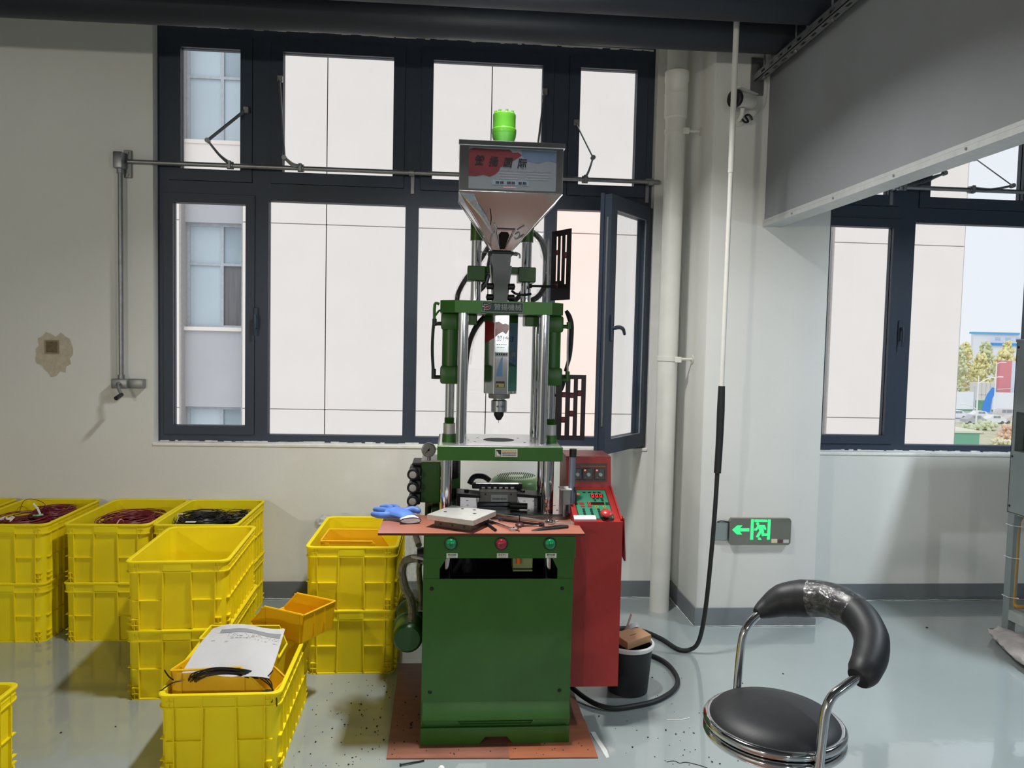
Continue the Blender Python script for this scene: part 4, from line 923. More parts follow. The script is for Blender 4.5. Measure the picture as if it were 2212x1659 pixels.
mb = MB().tube([(ol-.026, 3.08, 1.56), (ol-.026, 3.08, 1.64), (ol-.008, 3.08, 1.642)], .006, 8, sub=4); mb.tube([(ol-.024, 3.08, 1.595), (ol-.010, 3.08, 1.615), (ol+.002, 3.08, 1.618)], .004, 8, sub=3)
mb.build('green_line', M_LIME, pm)
MB().tube([(orr+.016, 3.10, 1.63), (orr+.030, 3.10, 1.605), (orr+.040, 3.10, 1.56), (orr+.036, 3.10, 1.45), (orr+.018, 3.09, 1.385)], .009, 8, sub=5, radii=[.007, .011, .0105, .009, .006]).build('oil_line', M_RUBBER, pm)
MB().tube([(orr+.026, 3.08, 1.57), (orr+.024, 3.08, 1.50), (orr+.026, 3.08, 1.38)], .0042, 8, sub=4).build('thin_line', M_ZINC, pm)
MB().tube([(orr+.018, 3.10, 1.35), (orr+.008, 3.11, 1.31), (orr-.012, 3.12, 1.285)], .007, 8, sub=4).build('oil_line', M_RUBBER, pm)
# injection barrel cover (mirror polished), nozzle
IX, IY = .200, 3.140
hx = .0665
bar = MB().prism([(IX-hx, IY-.035), (IX-.028, IY-.066), (IX+.028, IY-.066), (IX+hx, IY-.035), (IX+hx, IY+.06), (IX-hx, IY+.06)], 'z', 1.289, 1.607).build('barrel_cover', M_BRIGHT, pm)
for x in (IX-.028, IX+.028): MB().cyl((x, IY-.0655, 1.289), (x, IY-.0655, 1.607), .0022, seg=8).build('cover_fold', M_CHROME, bar)
MB().lathe([(.042, 0), (.044, .004), (.044, .018), (.038, .022)], (IX-.002, IY-.01, 1.268), seg=28).build('barrel_ring', mat('grey_ring', (120, 122, 120), .5, .4), pm)
nz = MB().lathe([(.030, 0), (.0325, .002), (.0325, .046), (.024, .050), (.024, .062)], (IX-.002, IY-.01, 1.212), seg=28).build('nozzle_heater', M_STEEL, pm)
MB().lathe([(.003, -.003), (.010, .0), (.020, .018), (.021, .034)], (IX-.002, IY-.01, 1.180), seg=20).build('nozzle_tip', M_DARKMETAL, nz)
MB().cyl((IX-.002, IY-.01, 1.166), (IX-.002, IY-.01, 1.18), .0012, seg=6).build('plastic_thread', mat('pink_thread', (190, 120, 120), .5), nz)
writing('pen_mark', '4S-10U', .013, mat('blue_pen', (52, 58, 96), .6), nz, (IX+.004, IY-.0430, 1.236), slant=.15)
# printed foil on the cover
fy = IY-.066
RED_P, SKY_P, TEAL_P, WHITE_P = mat('print_red', (112, 26, 32), .2), mat('print_sky', (92, 116, 138), .2, .3), mat('print_teal', (84, 132, 124), .2, .3), mat('print_pale', (180, 186, 190), .18, .8)
def on_wing(poly, side, name, m):
    """poly in (u along the wing from its front fold, z)"""
    a = Vector((IX+side*.028, fy, 0)); b = Vector((IX+side*hx, IY-.035, 0)); d = (b-a); L = d.length; d /= L; nrm = Vector((d.y, -d.x, 0)) * (1 if side > 0 else -1)
    mb = MB(); mb.rings([[a+d*(u*L)+Vector((0, 0, z))+nrm*h for u, z in poly] for h in (0.0001, .0007)]); return mb.build(name, m, bar)
def on_face(poly, name, m, h=.0007): return MB().prism([(IX+u*.028, z) for u, z in poly], 'y', fy-h, fy+.0002).build(name, m, bar)
on_face([(-1, 1.50), (.98, 1.50), (.98, 1.575), (-1, 1.575)], 'foil_sky', WHITE_P, .0004)
on_wing([(.02, 1.40), (.98, 1.40), (.98, 1.575), (.02, 1.575)], 1, 'foil_sky', SKY_P)
on_face([(-1, 1.44), (.98, 1.44), (.98, 1.50), (-1, 1.50)], 'foil_pale', WHITE_P, .0004)
on_wing([(.02, 1.515), (1, 1.49), (1, 1.585), (.02, 1.572)], -1, 'foil_red', RED_P)
on_face([(-1, 1.515), (-.5, 1.528), (.1, 1.538), (.6, 1.528), (.95, 1.545), (.95, 1.566), (.5, 1.574), (.1, 1.568), (-.4, 1.580), (-1, 1.576)], 'foil_red', RED_P, .0009)
on_wing([(.02, 1.535), (.2, 1.55), (.02, 1.566)], 1, 'foil_red', RED_P)
on_face([(-1, 1.440), (.98, 1.440), (.98, 1.456), (-1, 1.456)], 'foil_band', mat('print_grey_band', (130, 140, 146), .3), .0009)
on_wing([(.02, 1.440), (.8, 1.440), (.8, 1.456), (.02, 1.456)], 1, 'foil_band', mat('print_grey_band', (130, 140, 146), .3))
on_wing([(.02, 1.30), (.98, 1.30), (.98, 1.40), (.02, 1.42)], 1, 'foil_teal', TEAL_P)
on_face([(-.7, 1.36), (.2, 1.36), (.2, 1.44), (-.1, 1.43), (-.5, 1.39)], 'foil_blue', mat('print_blue', (82, 130, 176), .2), .0008)
writing('foil_lettering', 'YANG', .016, mat('print_greyred', (206, 160, 160), .4), bar, (IX-.008, fy-.0011, 1.552), slant=.2)
writing('foil_lettering', '赞扬', .0250, M_INK, bar, (IX+.002, fy-.0011, 1.510), slant=.12, squeeze=.95)
dW = Vector((hx-.028, .031, 0)).normalized()
writing('foil_lettering', '注', .0250, M_INK, bar, (IX+.028+dW.x*.016, fy+dW.y*.016-.0012, 1.508), rot=(PI/2, 0, math.atan2(.031, hx-.028)), slant=.12)
dashes(MB(), IX-.02, IX+.02, 1.487, fy-.0005, .002, 4).build('foil_print', M_GREYINK, bar); dashes(MB(), IX-.02, IX+.012, 1.476, fy-.0005, .002, 6).build('foil_print', M_GREYINK, bar)
dashes(MB(), IX-.02, IX+.024, 1.448, fy-.0010, .006, 9, .004, .004, .007).build('foil_print', M_INK, bar)
ol_ = MB().box(IX-.0205, IX+.0155, fy-.0012, fy, 1.315, 1.340).build('warning_sticker', mat('sticker_dark', (44, 46, 40), .5), bar)
MB().box(IX-.0185, IX+.0135, fy-.0018, fy-.001, 1.3165, 1.331).build('sticker_field', mat('sticker_yellow', (168, 158, 92), .5), ol_)
MB().prism([(IX-.0165, 1.3185), (IX-.0075, 1.3185), (IX-.012, 1.328)], 'y', fy-.0022, fy-.0016).build('hazard_triangle', mat('label_dark', (34, 38, 42), .6), ol_)
# injection slide: bars, crosspiece, caps, top plate
for x in (.096, .304):
    MB().cyl((x, 3.20, 1.654), (x, 3.20, 1.915), .0215, seg=26).build('slide_bar', M_CHROME, pm)
    MB().cyl((x, 3.20, 1.912), (x, 3.20, 1.962), .0265, seg=6*4).build('bar_cap', M_LIME, pm)
    MB().box(x-.036, x+.036, 3.155, 3.245, 1.745, 1.806, .003).build('crosspiece_boss', M_GREEN, pm)
MB().box(.10, .30, 3.17, 3.24, 1.778, 1.806, .002).build('crosspiece', M_GREEN, pm)
MB().box(.07, .33, 3.17, 3.23, 1.962, 1.990, .002).build('slide_top', M_GREEN, pm)
for x in (.388, .392): MB().cyl((x, 3.16, 1.654), (x, 3.16, 1.955), .0028, seg=8).build('guide_rod', M_ZINC, pm)
# screw motor above the hopper
MT = (.199, 3.20)
mo = MB().lathe([(.036, 1.985), (.036, 2.295), (.038, 2.300)], (*MT, 0), seg=28).build('motor_neck', M_LIME, pm)
MB().lathe([(.037, 2.300), (.040, 2.312), (.049, 2.338), (.0495, 2.348)], (*MT, 0), seg=32).build('motor_flare', M_GREEN, pm)
mb = MB().lathe([(.0495, 2.348), (.0505, 2.350), (.0505, 2.366), (.047, 2.370), (.0465, 2.410), (.047, 2.412), (.047, 2.426), (.042, 2.431)], (*MT, 0), seg=32); mo2 = mb.build('motor_body', M_LIME, pm)
for k in range(8):
    a = 2*PI*k/8+.2; MB().cyl((MT[0]+.037*math.cos(a), MT[1]+.037*math.sin(a), 2.428), (MT[0]+.037*math.cos(a), MT[1]+.037*math.sin(a), 2.439), .0062, seg=6).build('motor_bolt', M_LIME, mo2)
# hopper: box, lid, funnel, spout
HY0, HY1 = 2.905, 3.135; HX0, HX1 = .0165, .4065; HZ0, HZ1 = 2.0570, 2.2370
hop = MB().box(HX0, HX1, HY0, HY1, HZ0, HZ1, .002).build('hopper_box', M_BRIGHT, pm)
MB().box(HX0-.003, HX1+.006, HY0-.006, HY1+.006, HZ1-.012, HZ1+.008, .002).build('hopper_lid', M_BRIGHT, hop)
NX, NY, NZ = .188, 3.03, 1.850
fun = MB(); A = [Vector(p) for p in ((HX0, HY0, HZ0), (HX1, HY0, HZ0), (HX1, HY1, HZ0), (HX0, HY1, HZ0))]; B = [Vector(p) for p in ((NX-.036, NY-.036, NZ), (NX+.036, NY-.036, NZ), (NX+.036, NY+.036, NZ), (NX-.036, NY+.036, NZ))]
rg = []
for k in range(9):
    t_ = k/8; sag = .006*math.sin(PI*t_); rg.append([a.lerp(b, t_)+Vector((0, 0, sag)) for a, b in zip(A, B)])
fun.rings(rg).build('funnel', mat('funnel_stainless', (206, 206, 206), .12, 1., var=.04, scale=6, bump=.02, bscale=5), hop)
for a, b in zip(A, B): MB().tube([a, b], .0018, 5).build('funnel_seam', M_CHROME, hop)
# sight slot and wires on the funnel front
fn = lambda u, v, h=.0025: (A[0].lerp(A[1], u)).lerp(B[0].lerp(B[1], u), v)+Vector((0, -h*.7, -h*.7))
def on_funnel(path, r, name, m): MB().tube([fn(u, v) for u, v in path], r, 6, sub=3).build(name, m, hop)
on_funnel([(.36, .95), (.30, .64), (.31, .62), (.66, .62), (.68, .64), (.62, .97)], .0036, 'slot_frame', M_CHROME)
mb = MB(); v_ = [mb.bm.verts.new(fn(u, v, .0012)) for u, v in ((.38, .97), (.36, .72), (.42, .67), (.56, .67), (.62, .72), (.60, .97))]; mb.bm.faces.new(v_); bmesh.ops.solidify(mb.bm, geom=mb.bm.faces[:], thickness=.0008); mb.build('sight_slot', mat('slot_dark', (14, 15, 18), .3), hop)
on_funnel([(.27, .28), (.265, .42), (.22, .58)], .0016, 'scribble', M_INK)
on_funnel([(.30, .66), (.20, .72), (.08, .86), (.05, .92)], .0022, 'wire', M_ZINC)
on_funnel([(.30, .52), (.31, .56), (.335, .60)], .0034, 'bent_tab', M_BRIGHT)
on_funnel([(.74, .70), (.80, .66), (.86, .72), (.82, .78), (.76, .74)], .0020, 'wire', M_ZINC)
on_funnel([(.84, .78), (.95, .70)], .0030, 'pin', M_ZINC); on_funnel([(.74, .62), (.82, .54)], .0016, 'wire', M_ZINC)
# film peeling off the left edge
mb = MB(); P_ = [fn(.01, .02, .004), fn(.14, .04, .006), fn(.15, .20, .005), fn(.20, .38, .004), fn(.27, .70, .004), fn(.20, .68, .003), fn(.10, .40, .003), fn(.03, .16, .003)]
V = [mb.bm.verts.new(p) for p in P_]; c = mb.bm.verts.new(sum(P_, Vector())/len(P_)+Vector((0, -.006, -.004)))
for k in range(len(V)): mb.bm.faces.new((V[k], V[(k+1) % len(V)], c))
mb.build('peeling_film', mat('foil_scrap', (196, 206, 216), .12, .8, var=.1, scale=40, bump=.3, bscale=60), hop)
# neck and chute
MB().box(NX-.052, NX+.046, NY-.045, NY+.045, NZ-.012, NZ-.002, .002).build('neck_flange', M_DARKMETAL, hop)
mb = MB().cyl((NX+.040, NY-.02, NZ-.008), (NX+.062, NY-.025, NZ-.012), .006, seg=8); mb.tube([(NX+.05, NY-.02, NZ-.004), (NX+.068, NY-.03, NZ-.010), (NX+.070, NY-.03, NZ-.026)], .004, 6, sub=3); mb.tube([(NX-.05, NY-.02, NZ-.006), (NX-.10, NY-.02, NZ-.004)], .0016, 6); mb.build('slide_gate', M_ZINC, hop)
MB().rings([[Vector((NX+sx*w, NY+sy*w, z)) for sx, sy in ((-1, -1), (1, -1), (1, 1), (-1, 1))] for z, w in ((NZ-.012, .037), (1.79, .033), (1.735, .031), (1.72, .027), (1.655, .027))]).build('feed_chute', mat('grey_cast', (92, 96, 96), .4, .6, var=.1), pm)
for s in (-1, 1):
    for z in (1.672, 1.715): MB().lathe([(0, -.016), (.012, -.012), (.0125, .012), (0, .016)], (NX+s*.042, NY-.005, z), (1, 0, 0), 14).build('clamp_knob', M_BLACK, pm)
    MB().cyl((NX+s*.026, NY+.03, 1.655), (NX+s*.040, NY+.03, 1.80), .005, seg=8).build('stay', M_ZINC, pm)
# hopper sticker
SY = HY0-.0004; sx0, sx1, sz0, sz1 = .0520, .3800, HZ0+.010, HZ1-.018
stk = MB().box(sx0, sx1, SY-.0006, SY+.0006, sz0, sz1).build('hopper_sticker', mat('sticker_greyblue', (128, 134, 140), .32, .85, var=.05, scale=5), hop)
u2 = lambda u: sx0+(sx1-sx0)*u; v2 = lambda v: sz1-(sz1-sz0)*v
MB().prism([(u2(u), v2(v)) for u, v in ((.0, .06), (.05, .02), (.20, .03), (.46, .03), (.50, .10), (.56, .09), (.60, .15), (.56, .22), (.50, .30), (.42, .42), (.36, .46), (.34, .56), (.30, .64), (.24, .70), (.17, .66), (.08, .70), (.0, .70))], 'y', SY-.0010, SY-.0005).build('red_splash', mat('splash_red', (74, 20, 27), .4, .4, var=.15, scale=14), stk)
MB().prism([(u2(u), v2(v)) for u, v in ((.60, .03), (1, .03), (1, .30), (.90, .26), (.78, .34), (.66, .28), (.60, .16))], 'y', SY-.0009, SY-.0005).build('sky_print', mat('sticker_sky', (96, 112, 134), .3, .8), stk)
for k, ch_ in enumerate('赞扬国际'): writing('sticker_lettering', ch_, .0385, M_INK, stk, (u2(.115+.162*k), SY-.0012, v2(.33+.012*k)), slant=.18, squeeze=.9, off=.0009)
mb = MB(); dashes(mb, u2(.35), u2(.50), v2(.53), SY-.0006, .005, 31, .0015, .002, .005); dashes(mb, u2(.55), u2(.94), v2(.53), SY-.0006, .005, 32, .0012, .002, .005); mb.build('sticker_print', M_GREYINK, stk)
mb = MB()
for v in (.60, .665, .73):
    dashes(mb, u2(.35), u2(.57), v2(v), SY-.0006, .0024, int(v*100), .0015); dashes(mb, u2(.66), u2(.92), v2(v), SY-.0006, .0024, int(v*100)+3, .0015)
mb.build('sticker_print', mat('faint_print_2', (104, 110, 118), .9, spec=.1), stk)
MB().box(u2(.27), u2(.69), SY-.0010, SY-.0005, v2(.89), v2(.77)).build('grey_strip', mat('print_slate', (84, 94, 104), .4), stk)
mb = MB()
for u in (.31, .36, .44, .49, .57, .62): dashes(mb, u2(u), u2(u+.04), v2(.83), SY-.0010, .009, int(u*100), .001, .003, .005)
mb.build('sticker_print', M_INK, stk)
dashes(MB(), u2(.40), u2(.54), v2(.945), SY-.0006, .004, 77, .001).build('sticker_print', mat('print_faded_red', (160, 112, 112), .5), stk)
# wrapped hoses round the slide
M_HOSE = mat('wrapped_hose', (46, 46, 46), .3, var=.3, scale=60); M_WRAP = M_STRETCH
def hose(pts, r, wrap, m=None, film=True):
    h = MB().tube(pts, r, 10, sub=6).build('hydraulic_hose', m or M_HOSE, pm)
    if film:
        P, _ = spline([Vector(p) for p in pts], 8); rr = random.Random(len(pts)*7+int(r*1e5))
        MB().tube(P, wrap, 8, radii=[wrap*rr.uniform(.8, 1.25) for _ in P], cap=False).build('hose_wrap', M_WRAP, h)
    return h
hose([(.335, 3.27, 1.965), (.375, 3.29, 1.93), (.398, 3.30, 1.86), (.405, 3.30, 1.80), (.395, 3.30, 1.74), (.36, 3.29, 1.69), (.30, 3.26, 1.665)], .012, .020)
hose([(.02, 3.26, 1.660), (.025, 3.27, 1.70), (.055, 3.29, 1.76), (.10, 3.30, 1.82), (.15, 3.28, 1.90)], .010, .016)
hose([(.085, 3.27, 1.66), (.10, 3.27, 1.70), (.14, 3.28, 1.75), (.16, 3.28, 1.86)], .012, .016)
hose([(.30, 3.25, 1.72), (.27, 3.22, 1.68), (.24, 3.2, 1.662)], .010, .015)
MB().tube([(.235, 3.05, 1.70), (.25, 3.03, 1.688), (.28, 3.03, 1.685), (.31, 3.05, 1.69)], .005, 8, sub=4).build('black_cable', M_BLACK, pm)
# cables dropping behind the left pillar
MB().tube([(.135, 3.20, 1.60), (.10, 3.22, 1.555), (.075, 3.24, 1.49), (.066, 3.25, 1.40), (.064, 3.25, 1.25), (.062, 3.25, 1.10)], .011, 8, sub=5, radii=[.011, .012, .010, .007, .005, .005]).build('cable_loom', M_BLACK, pm)
MB().tube([(.14, 3.22, 1.60), (.115, 3.24, 1.555), (.09, 3.26, 1.49), (.08, 3.27, 1.40)], .006, 8, sub=5).build('film_sleeve', M_STRETCH, pm)
# slotted stroke plates
def stroke_plate(c, w_, z0, z1, ang, marks, slots_):
    p = MB(); holes = []
    for u, segs in slots_:
        for a, b in segs: holes.append((u-.007, u+.007, a, b))
    p.plate(-w_/2, w_/2, z0, z1, -.002, .002, holes); o = p.build('stroke_plate', mat('maroon_plate', (34, 26, 32), .4, .2), pm, local=True)
    o.location = Vector((c[0], c[1], 0))-ORG[pm.name]; o.rotation_euler = (0, 0, math.radians(ang))
    ORG[o.name] = Vector((0, 0, 0))
    for u, z in marks: MB().box(u-.010, u+.010, -.005, .004, z-.010, z+.010, .002).build('stroke_stop', mat('stop_red', (92, 14, 28), .4), o, local=True)
    return o
stroke_plate((.488, 3.10), .124, 1.103, 1.371, -1, [(-.026, 1.288), (.005, 1.286), (.036, 1.296), (.006, 1.212), (-.028, 1.186)], [(-.028, [(1.30, 1.352), (1.198, 1.278), (1.122, 1.174)]), (.005, [(1.298, 1.353), (1.224, 1.276), (1.122, 1.200)]), (.036, [(1.308, 1.354), (1.122, 1.284)])])
stroke_plate((.434, 3.10), .130, 1.672, 1.953, -62, [(-.026, 1.865), (.030, 1.850), (-.026, 1.730)], [(-.028, [(1.750, 1.930), (1.735, 1.74)]), (.0, [(1.75, 1.93)]), (.032, [(1.862, 1.930), (1.735, 1.838)])])
for p0, p1 in (((.40, 3.11, 1.285), (.43, 3.10, 1.285)), ((.31, 3.13, 1.728), (.42, 3.11, 1.727))):
    mb = MB().cyl(p0, p1, .005, seg=8); mb.cyl(p0, (p0[0]+.012, p0[1], p0[2]), .009, seg=10); mb.build('plate_arm', M_BLACK, pm)
MB().cyl((.412, 3.11, 1.10), (.412, 3.11, 1.285), .005, seg=8).build('plate_post', M_DARKMETAL, pm)
# valve block with gauge on the left
vb = MB().box(-.118, -.038, 3.22, 3.40, .815, .988, .003).build('valve_block', M_GREEN, pm)
MB().box(-.118, -.030, 3.22, 3.40, .988, .993).build('block_top', mat('pale_block_top', (200, 202, 190), .4), vb)
for z in (.944, .889, .833):
    k = MB().box(-.166, -.118, 3.20, 3.30, z-.024, z+.024, .008, seg=2).build('solenoid', M_BLACK, vb)
    MB().lathe([(.0225, -.02), (.0235, .0), (.0235, .035), (.019, .038), (.0145, .036)], (-.149, 3.195, z), (0, -1, 0), 24).build('solenoid_ring', M_BLACK, k)
    MB().lathe([(.0145, .030), (.0145, .039), (.0, .040)], (-.149, 3.195, z), (0, -1, 0), 20).build('solenoid_cap', mat('pale_cap', (176, 174, 166), .4, .4), k)
MB().box(-.155, -.110, 3.22, 3.36, .972, .984, .003).build('solenoid_lid', M_BLACK, vb)
MB().cyl((-.086, 3.24, .99), (-.086, 3.24, 1.02), .008, seg=12).build('gauge_stem', M_ZINC, vb)
gg = MB().lathe([(.027, .016), (.030, .012), (.030, -.010), (.027, -.012)], (-.088, 3.235, 1.037), (0, 1, 0), 32).build('pressure_gauge', M_ZINC, vb)
MB().lathe([(.026, -.0118), (.026, -.0125), (.0, -.0126)], (-.088, 3.235, 1.037), (0, 1, 0), 28).build('dial', mat('dial_grey', (150, 152, 146), .3), gg)
mb = MB().prism([(-.103, 1.022), (-.102, 1.0215), (-.081, 1.0425), (-.084, 1.045)], 'y', 3.2215, 3.2225); mb.cyl((-.088, 3.2225, 1.037), (-.088, 3.2205, 1.037), .004, seg=10); mb.build('needle', M_INK, gg)
MB().box(-.10, -.045, 3.26, 3.36, .60, .815).build('manifold_leg', mat('brass_green', (96, 92, 44), .5), pm)
# oil pump motor behind, vertical, with a slotted fan cowl
PMX, PMY = .325, 3.70
mc = MB().lathe([(.118, .56), (.120, .70), (.1215, .745), (.122, .812), (.117, .830), (.104, .842), (.100, .843)], (PMX, PMY, 0), seg=44).build('pump_motor', M_SAGE, pm)
MB().lathe([(.102, .8425), (.101, .8475), (.098, .8485), (0, .8490)], (PMX, PMY, 0), seg=40).build('cowl_disc', mat('cowl_pale_green', (180, 206, 164), .35), mc)
mb = MB()
for k in range(-9, 10):
    x = PMX+k*.0100; L_ = math.sqrt(max(0, .092**2-(k*.010)**2))
    for a, b in (((-L_, -.030), (.030, L_)) if abs(k) < 4 else ((-L_, L_),)):
        if b-a > .012: mb.prism([(x-.0028+a*.18, PMY+a), (x+.0028+a*.18, PMY+a), (x+.0028+b*.18, PMY+b), (x-.0028+b*.18, PMY+b)], 'z', .8488, .8495)
mb.build('cowl_slots', mat('slot_green_dark', (30, 44, 26), .7), mc)
MB().prism([(PMX-.030, .788), (PMX-.012, .796), (PMX-.012, .7915), (PMX+.022, .7935), (PMX+.022, .7850), (PMX-.012, .7840), (PMX-.012, .7795)], 'y', PMY-.1235, PMY-.118).build('arrow_sticker', mat('arrow_yellow', (206, 196, 40), .5), mc)
MB().box(.0, .05, 3.40, 3.50, .806, 1.03, .01).build('rear_manifold', M_GREEN, pm)
MB().lathe([(.024, 0), (.026, .02), (.026, .08), (.02, .09)], (.018, 3.36, .90), (0, -.2, 1), 18).build('rear_filter', M_BLACK, pm)
# oil cooler along the left foot, with wrapped hoses
oc = MB().lathe([(0, 0), (.05, .0), (.060, .010), (.062, .02), (.062, .45), (.05, .47), (0, .472)], (-.158, 3.12, .268), (0, 1, 0), 32).build('oil_cooler', mat('dark_green_paint', (40, 88, 40), .35, var=.06), pm)
for a in (.13, .30): MB().lathe([(.062, a), (.069, a+.002), (.069, a+.018), (.062, a+.02)], (-.158, 3.12, .268), (0, 1, 0), 32).build('cooler_flange', mat('dark_green_paint', (40, 88, 40), .35), oc)
for z0, z1 in ((.30, .32), (.20, .215)): MB().box(-.13, -.088, 3.3, 3.5, z0, z1).build('cooler_bracket', M_GREEN, oc)
M_HOSE2 = mat('dusty_hose', (92, 88, 70), .45, var=.2, scale=40)
hose([(-.08, 3.00, .628), (-.120, 3.03, .632), (-.168, 3.06, .612), (-.182, 3.08, .56), (-.170, 3.10, .49), (-.150, 3.13, .44), (-.142, 3.16, .38), (-.146, 3.17, .318)], .0165, .021, M_HOSE2)
hose([(-.10, 3.16, .62), (-.118, 3.2, .55), (-.115, 3.25, .46), (-.105, 3.28, .34)], .012, .016, M_HOSE2)
hose([(-.142, 3.24, .82), (-.162, 3.24, .78), (-.140, 3.2, .70), (-.118, 3.12, .66)], .013, .017, M_HOSE2)
MB().lathe([(.030, 0), (.032, .004), (.032, .05), (.026, .054)], (-.118, 3.02, .645), (.95, 0, .1), 20).build('hose_coupling', M_DARKMETAL, pm)
MB().tube([(-.145, 3.04, .635), (-.115, 2.99, .645), (-.09, 2.98, .642)], .006, 6, sub=4).build('hose_wrap_tail', M_BAG, pm)
# sensor post on the right of the table
sp = MB().cyl((.490, 3.02, .82), (.490, 3.02, 1.046), .0135, seg=18).build('sensor_post', mat('blue_grey_tube', (132, 140, 156), .3, .6), pm)
MB().cyl((.4915, 3.02, 1.046), (.4915, 3.02, 1.078), .0145, seg=18).build('post_cap', M_BLACK, sp)
MB().box(.452, .482, 2.99, 3.05, .858, .918, .003).build('post_block', M_GREYMETAL, sp); MB().box(.440, .486, 2.985, 3.055, .918, .921).build('post_shelf', mat('pale_shelf', (210, 212, 208), .4), sp)
MB().tube([(.50, 3.01, .925), (.505, 3.0, .89), (.505, 3.01, .82)], .004, 6, sub=4).build('post_cable', M_BLACK, sp)
for x, y in ((.462, 3.02), (.476, 3.04)): MB().cyl((x, y, .806), (x, y, .86), .008, seg=10).build('post_foot', M_ZINC, sp)
# red control cabinet on the right flank
RX0, RX1 = .484, .672
cab = MB().prism([(2.89, .165), (3.32, .165), (3.32, 1.030), (3.145, 1.030), (3.125, .905), (2.905, .815), (2.89, .815)], 'x', RX0, RX1).build('control_cabinet', M_RED, pm)
MB().box(RX0-.018, RX0, 2.95, 3.30, .25, .75).build('cabinet_mount', M_GREEN, cab)
pz = lambda y: .815+(y-2.905)*(.905-.815)/(3.125-2.905)
tilt = math.atan2(.905-.815, 3.125-2.905)
PM = Matrix.Translation((RX0, 2.905, .815)) @ Matrix.Rotation(tilt, 4, 'X')    # panel plane: x across, y up the slope
def on_panel(x0, x1, y0, y1, h0, h1, name, m, par, **k): return MB().box(x0, x1, y0, y1, h0, h1, mtx=PM, **k).build(name, m, par)
kp = on_panel(.020, .160, .010, .215, 0, .0015, 'keypad', mat('keypad_green', (54, 130, 98), .4, var=.04), cab)
KEYD = mat('key_dark', (16, 40, 40), .4)
mb = MB()
for a in ((.020, .160, .010, .013), (.020, .160, .212, .215), (.020, .023, .010, .215), (.157, .160, .010, .215)): mb.box(*a, .0012, .0020, mtx=PM)
mb.build('keypad_border', KEYD, kp)
on_panel(.090, .142, .158, .182, .001, .0024, 'display', mat('display_dark', (60, 10, 14), .2), kp); on_panel(.070, .138, .106, .124, .001, .0024, 'display', mat('display_dark', (60, 10, 14), .2), kp)
LED = emit('red_led', (255, 40, 40), 1.6)
def digit(mb, x, y, w, h, t, seg='abcdef'):
    S = {'a': (x, x+w, y+h-t, y+h), 'd': (x, x+w, y, y+t), 'g': (x, x+w, y+h/2-t/2, y+h/2+t/2), 'f': (x, x+t, y+h/2, y+h), 'b': (x+w-t, x+w, y+h/2, y+h), 'e': (x, x+t, y, y+h/2), 'c': (x+w-t, x+w, y, y+h/2)}
    for s_ in seg: a = S[s_]; mb.box(*a, .0022, .003, mtx=PM)
for x in (.094, .111, .128): mb = MB(); digit(mb, x, .160, .010, .019, .0022); mb.build('led_digit', LED, kp)
mb = MB(); digit(mb, .073, .108, .009, .014, .002); mb.build('led_digit', LED, kp)
for x in (.026, .0335, .041): MB().box(x, x+.005, .178, .186, .0018, .003, mtx=PM).build('led', LED, kp)
def key(x, y, w, h, m, nm): MB().box(x, x+w, y, y+h, .001, .003, mtx=PM).build(nm, m, kp)
KEYR = mat('key_red', (150, 40, 38), .4)
for x in (.062, .084, .104, .124): key(x, .190, .012, .008, KEYD, 'lamp_window')
for x in (.096, .112, .128): key(x, .146, .010, .007, KEYD, 'key')
for x in (.100, .130): key(x, .132, .009, .010, KEYD, 'key')
key(.143, .106, .013, .016, KEYD, 'key')
for r in range(5):
    for c in range(3): MB().cyl(PM @ Vector((.048+.030*c, .074-.0135*r, .001)), PM @ Vector((.048+.030*c, .074-.0135*r, .0036)), .0058, seg=10).build('key', KEYD, kp)
for x in (.040, .068): key(x, .090, .016, .009, KEYR, 'red_key')
for r in range(3): key(.128, .070-.0135*r, .015, .008, KEYR, 'red_key')
key(.034, .108, .022, .014, KEYR, 'red_key')
for x in (.103, .135):
    MB().tube([PM @ Vector((x+.0065*math.cos(a), .093+.005*math.sin(a), .0022)) for a in (2*PI*k/14 for k in range(14))], .0012, 5, closed=True).build('yellow_ring', mat('key_yellow', (196, 190, 50), .4), kp)
on_panel(.0, .086, -.004, .022, .002, .010, 'white_tape', mat('tape_white', (200, 204, 210), .5), cab)
es_ = MB().cyl(PM @ Vector((.128, .018, 0)), PM @ Vector((.128, .018, .018)), .012, seg=18).build('stop_stem', M_BLACK, cab)
o_ = PM @ Vector((.128, .018, .016)); ax_ = PM.to_3x3() @ Vector((0, 0, 1))
MB().lathe([(.017, 0), (.0235, .004), (.0235, .010), (.018, .016), (.008, .019), (0, .0195)], o_, ax_, 26).build('emergency_stop', mat('stop_button_red', (176, 46, 44), .35), es_)
mb = MB(); a_ = PM @ Vector((RX1-RX0-.008, .02, .0)); mb.box(RX1-RX0-.006, RX1-RX0, .0, .235, 0, .010, mtx=PM); mb.build('panel_edge', M_RED, cab)
